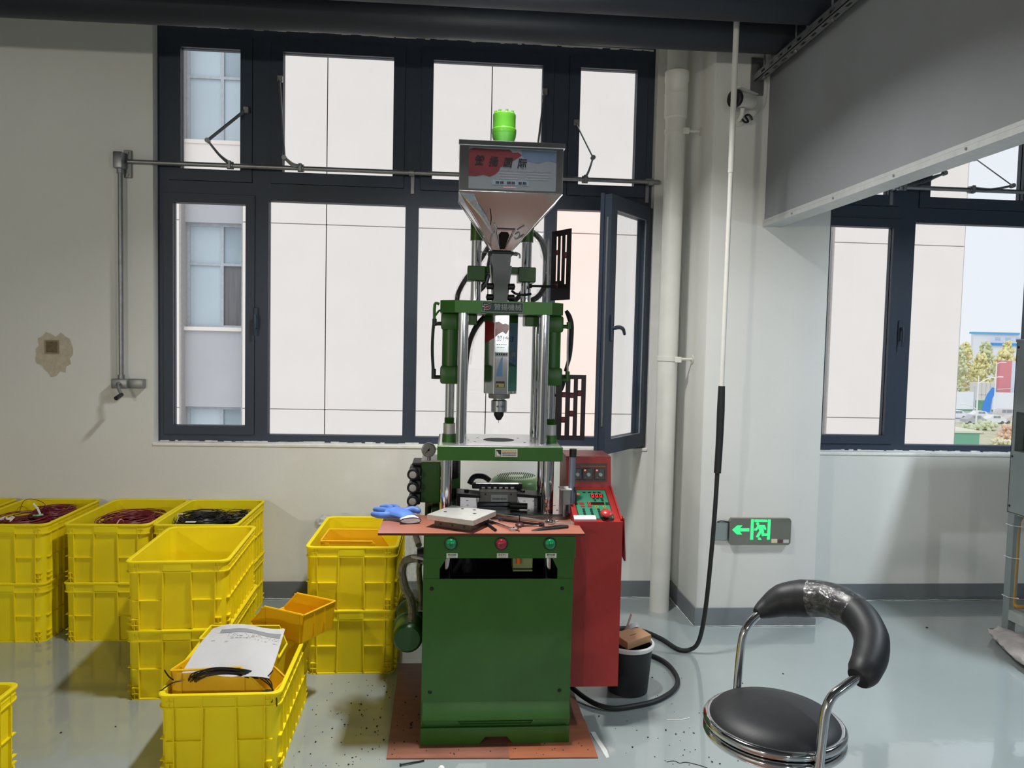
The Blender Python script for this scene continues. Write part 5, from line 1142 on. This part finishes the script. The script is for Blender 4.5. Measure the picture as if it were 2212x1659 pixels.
# thermostat plate on the riser
FM = Matrix.Translation((RX0, 3.125, .905)) @ Matrix.Rotation(math.atan2(.020, .125), 4, 'X').inverted()
tp = MB().box(.012, .172, -.0015, 0, .022, .098, mtx=FM).build('thermostat_plate', mat('plate_brown', (84, 42, 36), .4), cab)
for x in (.022, .068, .118):
    t_ = MB().box(x, x+.042, -.008, -.001, .030, .076, .002, mtx=FM).build('thermostat', mat('thermostat_grey', (58, 64, 60), .4), tp)
    MB().cyl(FM @ Vector((x+.023, -.008, .051)), FM @ Vector((x+.023, -.020, .051)), .0085, .0075, 14).build('dial_knob', mat('dial_pale', (150, 156, 152), .35), t_)
    if x > .03: MB().cyl(FM @ Vector((x+.009, -.008, .069)), FM @ Vector((x+.009, -.011, .069)), .0034, seg=10).build('pilot_light', emit('pilot_red', (255, 90, 80), 1.8), t_)
    MB().cyl(FM @ Vector((x+.012, -.008, .040)), FM @ Vector((x+.012, -.010, .040)), .0018, seg=8).build('set_screw', mat('dial_pale', (150, 156, 152), .35), t_)
MB().box(.060, .165, -.0022, -.0012, .0835, .0875, mtx=FM).build('plate_print', mat('print_gold', (128, 104, 60), .5), tp)
# hinged side flap
flp = MB().prism([(2.90, .828), (3.08, .822), (3.10, .70), (2.915, .655), (2.90, .66)], 'x', 0, .004)
o_f = flp.build('side_flap', M_RED, cab, local=True); o_f.location = Vector((.6765, 0, 0))-ORG[pm.name]+Vector((0, 0, 0)); o_f.rotation_euler = (0, math.radians(-3.5), 0)
o_f.location.x += .828*math.sin(math.radians(3.5)); 
MB().cyl((.676, 2.92, .826), (.676, 3.06, .822), .004, seg=8).build('flap_hinge', M_RED, cab)

# ------------------------------------------------------------------ on and under the press
tag(MB().box(-.252, .502, 2.762, 3.048, .7925, .8005).build('laminate_board', M_BAKE), 'orange-brown laminate board laid across the front of the green press', 'board')
MB().box(-.252, .502, 2.7612, 2.7622, .7925, .8005).build('cut_edge', mat('board_cut_edge', (86, 34, 26), .6), bpy.data.objects['laminate_board'])
fm = thing('floor_board', (.175, 3.1, 0), 'dusty orange laminate sheet lying on the floor under the green press', 'board')
mb = MB(); mb.prism([(-.205, 2.690), (.556, 2.668), (.545, 3.50), (-.215, 3.50)], 'z', 0, .005); mb.build('sheet', mat('dusty_laminate', (140, 92, 74), .5, var=.16, scale=6, stretch=(1, 5, 1)), fm)
MB().box(.235, .556, 2.672, 2.95, .0046, .0054).build('cleaner_patch', mat('cleaner_laminate', (158, 94, 66), .45, var=.1, scale=7, stretch=(1, 5, 1)), fm)
# ------------------------------------------------------------------ tools and moulds on the press
M_TOOLC = mat('tool_chrome', (198, 198, 196), .16, 1., var=.06, scale=30)
M_DARKPIPE = mat('tool_dark', (44, 42, 44), .35, .6, var=.1)
# steel mould block on the laminate board
blk = thing('mould_block', (.050, 2.885, .8005), 'pale steel mould block with an overhanging plate, front left on the laminate board', 'mould', rz=math.radians(-29.5))
MB().box(-.078, .078, -.070, .078, 0, .028, .0015).build('lower_block', mat('block_dark_steel', (96, 92, 86), .35, .8, var=.1, scale=30), blk, local=True)
up = MB().box(-.098, .098, -.090, .098, .028, .0485, .0015).build('top_plate', mat('block_bright_steel', (214, 214, 208), .34, .55, var=.06, scale=24), blk, local=True)
for x, y in ((-.03, .06), (.05, .01), (.02, .065), (-.06, -.02)): MB().lathe([(.0065, 0), (.0065, .0006)], (x, y, .0484), seg=12).build('plate_hole', M_DARKMETAL, up, local=True)
for x in (-.05, 0, .05): MB().cyl((x, -.0698, .014), (x, -.0706, .014), .0045, seg=10).build('side_hole', M_BLACK, blk, local=True)
# mould clamped on the work table
mo_ = thing('clamped_mould', (.21, 3.25, .806), 'grey injection mould with a lettered label held by dark clamp arms on the work table', 'mould')
MB().box(.120, .300, 3.20, 3.345, .806, .822, .002).build('base_plate', mat('mould_base', (60, 62, 66), .3, .7), mo_)
b_ = MB().box(.130, .290, 3.205, 3.275, .822, .866, .002).build('mould_half', mat('mould_grey', (112, 112, 108), .45, .4, var=.1), mo_)
for x in (.154, .262): MB().cyl((x, 3.2052, .856), (x, 3.2044, .856), .0042, seg=10).build('bolt_hole', M_BLACK, b_)
lb = MB().box(.178, .248, 3.2038, 3.2052, .824, .854).build('mould_label', mat('mould_label', (160, 164, 164), .5), b_)
dashes(MB(), .184, .243, .836, 3.2039, .006, 51, .0015, .003, .006).build('label_print', M_GREYINK, lb)
ur = MB().box(.100, .318, 3.29, 3.33, .862, .884, .003).build('upper_half', M_DARKPIPE, mo_)
MB().cyl((.115, 3.292, .886), (.300, 3.292, .886), .0045, seg=10).build('bright_bar', M_TOOLC, ur)
for x in (.14, .165, .19, .215, .24, .265): MB().box(x, x+.016, 3.276, 3.30, .866, .874, .001).build('bar_tooth', M_TOOLC, ur)
MB().tube([(.09, 3.36, .87), (.11, 3.37, .900), (.15, 3.37, .902), (.18, 3.36, .885)], .012, 8, sub=4).build('black_hose_end', M_BLACK, mo_)
for pts in ([(.034, .846), (.132, .842), (.132, .852), (.034, .862)], [(.288, .848), (.392, .842), (.392, .852), (.288, .862)]): MB().prism(pts, 'y', 3.19, 3.30).build('clamp_arm', M_DARKMETAL, mo_)
for x0, x1 in ((.034, .048), (.372, .392)): MB().box(x0, x1, 3.18, 3.31, .806, .85).build('clamp_leg', M_DARKMETAL, mo_)
MB().cyl((.315, 3.245, .856), (.315, 3.245, .866), .010, seg=6).build('clamp_nut', M_DARKMETAL, mo_); MB().cyl((.075, 3.245, .855), (.075, 3.245, .868), .010, seg=6).build('clamp_nut', M_DARKMETAL, mo_)
MB().cyl((.255, 3.14, .822), (.325, 3.13, .822), .013, seg=14).build('heater_stub', M_BLACK, mo_)
# tools
def wrench(name, a, b, w, label, m, jaw=True, ring=True):
    a, b = Vector(a), Vector(b); d = (b-a); L = d.length; d.normalize(); n = Vector((-d.y, d.x, 0)); t = .006
    mb = MB()
    o = thing(name, a, label, 'wrench')
    mk = lambda u, v: a+d*u+n*v
    def slab(pts, h0, h1): mb.rings([[mk(u, v)+Vector((0, 0, h)) for u, v in pts] for h in (h0, h1)])
    slab([(w*1.2, -w*.42), (L-w*1.4, -w*.36), (L-w*1.4, w*.36), (w*1.2, w*.42)], .001, .007)
    slab([(w*1.2, -w*.18), (L-w*1.4, -w*.15), (L-w*1.4, w*.15), (w*1.2, w*.18)], .006, .009)
    mb.build('shank', m, o)
    if jaw:
        P = []; r = w*1.05; c = L-w*.7
        for k in range(15): ang = math.radians(205-360*k/14*.78+ -25); P.append((c+r*math.cos(ang), r*math.sin(ang)))
        mb = MB(); slab(P+[(c+r*.1, -w*.45), (c-r*.35, -w*.2), (c-r*.35, w*.3), (c+r*.15, w*.5)], .0, .009); mb.build('jaw', m, o)
    if ring:
        c = mk(w*.6, 0)
        mb = MB(); mb.tube([c+Vector((w*.75*math.cos(x), w*.75*math.sin(x), .006)) for x in (2*PI*k/18 for k in range(18))], w*.28, 6, closed=True); mb.build('ring', m, o)
    return o
wrench('combination_wrench', (.405, 2.915, .8005), (.165, 3.035, .8065), .020, 'long chrome spanner lying diagonally behind the small one on the laminate board', M_TOOLC)
wrench('combination_wrench', (.142, 2.975, .8005), (.246, 2.800, .8005), .016, 'short chrome open-ended spanner pointing at the board front edge', M_TOOLC)
wrench('combination_wrench', (.20, 2.965, .8005), (.36, 2.875, .8005), .013, 'dark spanner half hidden under the long chrome one', M_DARKPIPE)
tag(MB().tube([(.125, 2.90, .806), (.143, 2.888, .806), (.150, 2.878, .806), (.175, 2.790, .806)], .005, 6, sub=3).build('hex_key', M_DARKPIPE), 'black bent hex key in front of the steel mould block', 'hex key')
cal = thing('calipers', (.40, 2.90, .806), 'pale steel calipers near the right chrome pillar on the board', 'calipers')
mb = MB(); mb.prism([(.372, 2.905), (.478, 2.915), (.478, 2.927), (.372, 2.918)], 'z', .8005, .804); mb.prism([(.395, 2.925), (.428, 2.962), (.434, 2.958), (.408, 2.92)], 'z', .8012, .8042); mb.build('beam', mat('caliper_steel', (206, 206, 202), .3, .8), cal)
mb = MB(); mb.prism([(.470, 2.90), (.486, 2.902), (.488, 2.935), (.472, 2.94)], 'z', .8005, .806); mb.build('slider', mat('caliper_steel', (206, 206, 202), .3, .8), cal)
tz = thing('tweezers', (.38, 2.83, .802), 'black tweezers lying at the right of the laminate board', 'tweezers')
for dz, dy in ((0, 0), (.004, .006)):
    MB().tube([(.308, 2.797, .804), (.36, 2.812+dy, .8055+dz), (.42, 2.835+dy, .806+dz), (.452, 2.846, .806+dz*.5)], .003, 6, sub=3, radii=[.0016, .004, .0055, .005]).build('arm', M_BLACK, tz)
tag(MB().tube([(.245, 2.842, .803), (.29, 2.868, .803), (.345, 2.872, .803), (.365, 2.862, .803)], .0028, 6, sub=4).build('long_pin', M_DARKPIPE), 'thin dark rod bent at its end behind the tweezers', 'rod')
sd = thing('small_punch', (.268, 2.875, .8005), 'small dark punch standing upright on scattered sprues', 'punch')
MB().cyl((.272, 2.89, .804), (.270, 2.89, .842), .0022, seg=8).build('pin', M_DARKPIPE, sd); MB().lathe([(.015, 0), (.018, .003), (.011, .008), (.004, .010)], (.272, 2.89, .8006), seg=12).build('foot', mat('dark_red_resin', (74, 30, 30), .4), sd)
tag(MB().tube([(.262, 2.835, .8025), (.256, 2.81, .8025), (.262, 2.79, .8025)], .0022, 5, sub=3).build('sprue', mat('dark_red_resin', (74, 30, 30), .4)), 'thin dark sprue at the board front below the punch', 'sprue')
tag(MB().tube([(.235, 2.83, .8025), (.25, 2.845, .8025), (.275, 2.85, .8025)], .0022, 5, sub=3).build('sprue', mat('dark_red_resin', (74, 30, 30), .4)), 'short dark sprue left of the punch foot', 'sprue')
# blue dipped glove with a white knitted cuff
gl = thing('work_glove', (-.19, 2.98, .8005), 'blue dipped work glove with a white cuff on the left end of the laminate board', 'glove')
M_GB, M_GW = mat('glove_blue', (88, 128, 206), .45, var=.08, scale=30, bump=.15, bscale=60), mat('glove_knit', (212, 218, 226), .9, var=.08, scale=80, bump=.4, bscale=300)
g_ = MB(); UPZ = (0, 0, 1)
g_.tube([(-.150, 2.940, .818), (-.175, 2.965, .824), (-.205, 2.985, .827), (-.238, 2.995, .826)], .03, 16, sub=4, radii=[(.012, .034), (.017, .038), (.019, .041), (.014, .037)], up=UPZ)
for P, r in (([(-.222, 2.962, .823), (-.262, 2.962, .820), (-.292, 2.985, .819)], .0125), ([(-.226, 2.985, .831), (-.262, 3.005, .830), (-.288, 3.03, .827)], .0128), ([(-.22, 3.01, .832), (-.238, 3.04, .834), (-.265, 3.056, .831)], .012), ([(-.20, 3.02, .830), (-.208, 3.05, .833), (-.235, 3.068, .831)], .011),
             ([(-.178, 2.985, .828), (-.142, 3.005, .834), (-.116, 3.002, .828)], .0135)):
    g_.tube(P, r, 12, sub=5, radii=[r, r*1.03, r*.80], up=UPZ)
    g_.lathe([(r*.80, 0), (r*.6, r*.45), (0, r*.66)], P[-1], Vector(P[-1])-Vector(P[-2]), 12)
g_.build('hand', M_GB, gl)
CQ = [(-.160, 2.951, .8155), (-.148, 2.928, .8145), (-.142, 2.900, .8135)]
MB().tube(CQ, .03, 20, sub=4, radii=[(.0125, .033), (.0120, .036), (.0115, .040)], up=UPZ).build('cuff', M_GW, gl)
tt = (Vector(CQ[2])-Vector(CQ[1])).normalized(); ss = tt.cross(Vector(UPZ)).normalized()
MB().tube([Vector(CQ[2])+ss*(.0395*math.cos(a))+Vector((0, 0, .0112*math.sin(a))) for a in (2*PI*k/26 for k in range(26))], .0017, 6, closed=True).build('cuff_hem', M_BLACK, gl)

# ------------------------------------------------------------------ waste bin and what is in it
wb = thing('waste_bin', (.79, 3.215, 0), 'small black waste bin with a white rim beside the red cabinet', 'waste bin')
MB().lathe([(.080, .0), (.086, .004), (.102, .200), (.098, .200), (.083, .008), (0, .007)], (.79, 3.215, 0), seg=40).build('bucket', mat('bin_black', (26, 28, 32), .5, var=.08, bump=.05, bscale=200), wb)
MB().rings([[Vector((.79+r*math.cos(2*PI*k/44), 3.215+r*math.sin(2*PI*k/44), z)) for k in range(44)] for r, z in ((.1025, .196), (.107, .197), (.110, .203), (.110, .213), (.106, .218), (.100, .216), (.099, .205))], closed=True).build('rim', M_WHITE, wb)
cb = thing('carton', (.803, 3.205, .222), 'flat brown cardboard box resting in the mouth of the waste bin', 'box')
cb.rotation_euler = (math.radians(6), math.radians(-5), math.radians(27))
MB().box(-.066, .066, -.046, .046, -.004, .030, .0015).build('box_body', M_CARD, cb, local=True); MB().box(-.02, .016, -.008, -.004, .030, .0305).build('flap_slit', mat('card_crease', (128, 92, 66), .9), cb, local=True)
pw = thing('plastic_wrap', (.79, 3.26, .20), 'white plastic straps and film sticking out of the waste bin', 'packaging')
mb = MB(); mb.tube([(.775, 3.255, .20), (.79, 3.262, .255), (.812, 3.27, .315)], .005, 6, radii=[(.002, .005), (.002, .0055), (.002, .0065)]); mb.build('strap', M_WHITE, pw)
mb = MB(); mb.tube([(.76, 3.25, .21), (.80, 3.25, .262), (.835, 3.26, .27), (.845, 3.26, .252), (.82, 3.25, .238), (.78, 3.245, .225)], .009, 7, sub=4, radii=[(.003, .012)]*6); mb.build('film_loop', M_BAG, pw)
bag('plastic_bag', (.715, 3.262, .212), (.030, .034, .030), 12, 'white crumpled bag at the back of the waste bin by the red cabinet', M_BAG)

# ------------------------------------------------------------------ chair
chr_ = thing('work_chair', (.88, 1.945, 0), 'black round-seated chair with chrome rim and curved armrest back, in front on the right', 'chair')
SX, SYc = .88, 1.945
MB().lathe([(.160, .485), (.168, .492), (.1685, .508), (.155, .5235), (.110, .535), (.05, .540), (0, .541)], (SX, SYc, 0), seg=56).build('seat', M_LEATHER, chr_)
for z in (.497, .470): MB().tube([(SX+.172*math.cos(2*PI*k/56), SYc+.172*math.sin(2*PI*k/56), z) for k in range(56)], .0125, 12, closed=True).build('seat_rim', M_CHROME, chr_)
MB().lathe([(.03, .452), (.165, .458), (.165, .484), (.03, .484)], (SX, SYc, 0), seg=40).build('seat_pan', M_BLACK, chr_)
for P in ([(.850, 2.134, .462), (.853, 2.134, .56), (.858, 2.134, .63), (.868, 2.137, .672), (.892, 2.143, .703), (.935, 2.152, .733)], [(.913, 1.757, .470), (.920, 1.760, .56), (.927, 1.763, .615), (.943, 1.768, .648), (.972, 1.774, .668), (1.020, 1.785, .692)]):
    MB().tube(P, .0118, 14, sub=6).build('back_tube', M_CHROME, chr_)
PP = [(.905, 2.145, .722), (.940, 2.155, .735), (.985, 2.152, .757), (1.035, 2.128, .772), (1.085, 2.070, .786), (1.118, 1.985, .778), (1.112, 1.900, .750), (1.078, 1.838, .722), (1.038, 1.795, .700), (1.016, 1.782, .688)]
RR = [.015, .032, .048, .054, .050, .0455, .044, .043, .039, .028]
pad = MB().tube(PP, .04, 18, sub=6, radii=RR).build('back_pad', M_LEATHER, chr_)
FP, FR = spline([Vector(p) for p in PP], 6, False, RR)
mb = MB(); rr = random.Random(6); mb.tube(FP[20:31], .05, 18, radii=[r*1.03+rr.uniform(.0002, .0022) for r in FR[20:31]], cap=False); fm_ = mb.build('film_wrap', M_STRETCH, pad, angle=15)
# under the seat
MB().cyl((SX, SYc, .09), (SX, SYc, .30), .025, seg=20).build('gas_lift_sleeve', M_BLACK, chr_); MB().cyl((SX, SYc, .30), (SX, SYc, .455), .0145, seg=18).build('gas_lift', M_CHROME, chr_)
MB().box(SX+.022, SX+.045, SYc-.03, SYc+.03, .40, .455, .003).build('lift_bracket', M_BLACK, chr_)
for k in range(5):
    a = 2*PI*k/5+.5; e = Vector((SX+.24*math.cos(a), SYc+.24*math.sin(a), .065))
    lg = MB().tube([(SX, SYc, .10), e], .02, 10, radii=[(.018, .022), (.012, .014)]).build('base_leg', M_CHROME, chr_)
    mb = MB(); n_ = Vector((-math.sin(a), math.cos(a), 0))
    for s in (-1, 1): mb.cyl(e+n_*.008*s+Vector((0, 0, -.040)), e+n_*.022*s+Vector((0, 0, -.040)), .025, seg=16)
    mb.cyl(e+Vector((0, 0, -.03)), e+Vector((0, 0, .005)), .007, seg=10); mb.build('castor', M_BLACK, lg)

# ------------------------------------------------------------------ grey cabinet at the right edge, sack under it
gc = thing('steel_cabinet', (3.2, 3.45, 0), 'grey sheet-steel control cabinet on legs at the right picture edge', 'cabinet')
CX0, CX1, CY0, CY1 = 2.935, 3.55, 3.12, 3.79
MB().plate(CY0, CY1, .665, 1.56, CX0, CX0+.004, [(3.40, 3.765, .985, 1.20)], axis='x').build('side_panel', M_GREYMETAL, gc)
MB().box(CX0+.06, CX0+.066, 3.38, 3.78, .96, 1.22).build('recess_back', mat('recess_dark', (60, 68, 68), .6), gc)
for z0, z1 in ((.985, .99), (1.195, 1.20)): MB().box(CX0, CX0+.06, 3.40, 3.765, z0, z1).build('recess_edge', M_GREYMETAL, gc)
MB().box(CX0+.07, CX0+.09, 3.60, 3.62, 1.0, 1.2).build('recess_bar', M_WHITE, gc)
MB().box(CX0, CX1, CY1-.004, CY1, .665, 1.56).build('back_panel', M_GREYMETAL, gc); MB().box(CX0, CX1, CY0, CY0+.004, .665, 1.56).build('front_panel', M_GREYMETAL, gc)
MB().box(CX1-.004, CX1, CY0, CY1, .665, 1.56).build('side_panel', M_GREYMETAL, gc); MB().box(CX0-.004, CX1+.004, CY0-.004, CY1+.004, 1.556, 1.572, .002).build('top_panel', M_GREYMETAL, gc); MB().box(CX0, CX1, CY0, CY1, .660, .668).build('bottom_panel', M_GREYMETAL, gc)
for y in (3.775, 3.45, 3.14):
    for z in (1.53, .70, .96): MB().cyl((CX0+.001, y, z), (CX0-.003, y, z), .006, seg=8).build('screw', M_DARKMETAL, gc)
for x in (CX0+.025, CX1-.025):
    for y in (CY0+.025, CY1-.025): MB().box(x-.022, x+.022, y-.022, y+.022, 0, .664, .002).build('leg', M_GREYMETAL, gc)
for x in (CX0+.025, CX1-.025): MB().box(x-.020, x+.020, CY0+.04, CY1-.04, .10, .155, .002).build('rail', mat('rail_pale', (166, 172, 170), .5), gc)
for y in (CY0+.025, CY1-.025): MB().box(CX0+.045, CX1-.045, y-.02, y+.02, .10, .155, .002).build('rail', mat('rail_pale', (166, 172, 170), .5), gc)
MB().tube([(3.05, 3.76, .672), (3.0, 3.755, .652), (2.972, 3.752, .60), (2.970, 3.75, .45), (2.968, 3.75, .24), (2.972, 3.745, .185), (3.01, 3.73, .172), (3.3, 3.72, .17)], .010, 10, sub=5).build('amber_hose', mat('amber_hose', (170, 128, 52), .35), gc)
for z in (.60, .43, .22): MB().tube([(2.957-.024, 3.743, z), (2.985, 3.735, z-.004), (2.985, 3.792, z), (2.935, 3.792, z)], .0022, 5, closed=True).build('cable_tie', M_WHITE, gc)
sk_ = MB(); rnd = random.Random(44); P0 = [Vector(p) for p in ((2.845, 3.745, .035), (2.83, 3.62, .04), (2.78, 3.45, .045), (2.74, 3.25, .045), (2.72, 3.05, .04))]
sk_.tube(P0, .06, 16, sub=6, radii=[(.028, .05), (.032, .080), (.034, .09), (.034, .09), (.030, .09)], up=(0, 0, 1))
for v in sk_.bm.verts: v.co += Vector((.045+rnd.uniform(-.008, .008), rnd.uniform(-.012, .012), rnd.uniform(-.006, .006))); v.co.z = max(.003, v.co.z)
tag(sk_.build('folded_sack', mat('woven_sack', (186, 178, 176), .7, var=.2, scale=14, bump=.4, bscale=40), angle=60), 'pale crumpled woven sack on the floor beside the grey cabinet legs', 'sack')

# ------------------------------------------------------------------ litter
mb = MB(); rnd = random.Random(101)
def speck(x, y, s, z=0.):
    n = rnd.randint(4, 6); a0 = rnd.uniform(0, 6)
    pts = [(x+s*rnd.uniform(.5, 1)*math.cos(a0+2*PI*k/n), y+s*rnd.uniform(.5, 1.3)*math.sin(a0+2*PI*k/n)) for k in range(n)]
    mb.prism(pts, 'z', z+.0002, z+.0002+s*.5)
for _ in range(150):
    x = rnd.gauss(-.34, .14); y = rnd.uniform(2.45, 3.35)
    if x < -.225 and x > -.56: speck(x, y, rnd.choice((.002, .0025, .003, .0045)))
for _ in range(110):
    x, y = rnd.gauss(.85, .26), rnd.gauss(2.75, .32)
    if x > .6 and (Vector((x, y))-Vector((.79, 3.215))).length > .12: speck(x, y, rnd.choice((.002, .0025, .003, .0045)))

for x, y, s in ((-1.43, 2.92, .005), (-1.25, 2.96, .004), (1.30, 2.86, .010), (.97, 2.55, .006), (1.55, 3.35, .005), (1.9, 3.3, .004), (.62, 2.98, .005), (.86, 2.86, .006), (.70, 2.74, .0055), (2.6, 3.9, .008)): speck(x, y, s)
for _ in range(26): speck(rnd.uniform(-.19, .53), rnd.uniform(2.69, 2.77), rnd.choice((.0018, .003)), .005)
for _ in range(20): speck(rnd.uniform(-.19, -.10), rnd.uniform(2.77, 3.2), rnd.choice((.0018, .003, .005)), .005)
tag(mb.build('floor_debris', mat('dark_debris', (34, 32, 32), .8), flat=True), 'dark moulding crumbs scattered on the floor round the press', 'debris', kind='stuff')
tag(MB().tube([(.886, 2.939, .002), (.935, 2.937, .002), (.975, 2.947, .003), (.982, 2.952, .004)], .0016, 5, sub=3).build('wire_snippet', M_WHITE), 'thin white wire snippet on the floor left of the chair', 'wire')
mb = MB(); mb.prism([(.562, 2.855), (.580, 2.855), (.588, 2.79), (.600, 2.72), (.598, 2.672), (.586, 2.668), (.578, 2.74), (.566, 2.82)], 'z', .0003, .002)
tag(mb.build('torn_tape', mat('torn_tape_white', (206, 208, 206), .5, var=.1)), 'torn strip of whitish tape on the floor at the floor board corner', 'tape')
nl = MB().tube([(-.150, 2.645, .006), (-.07, 2.672, .004)], .0028, 6); nl.cyl((-.154, 2.6436, .0065), (-.150, 2.645, .006), .005, seg=8)
tag(nl.build('loose_screw', M_DARKMETAL), 'long dark screw on the floor in front of the floor board', 'screw')
tag(MB().tube([(.80, 2.635, .0012), (.83, 2.64, .0012), (.845, 2.625, .0012), (.87, 2.63, .0012), (.91, 2.61, .0012), (.935, 2.590, .0012)], .0012, 5, sub=4).build('thread', M_BLACK), 'wisp of dark thread on the floor left of the chair seat', 'thread')
tag(MB().lathe([(0, 0), (.010, .001), (.011, .006), (.006, .011), (0, .012)], (-.008, 2.622, .0), seg=14).build('white_plug', M_WHITE), 'small white plastic plug on the floor in front of the floor board', 'plug')
bpy.context.view_layer.update()
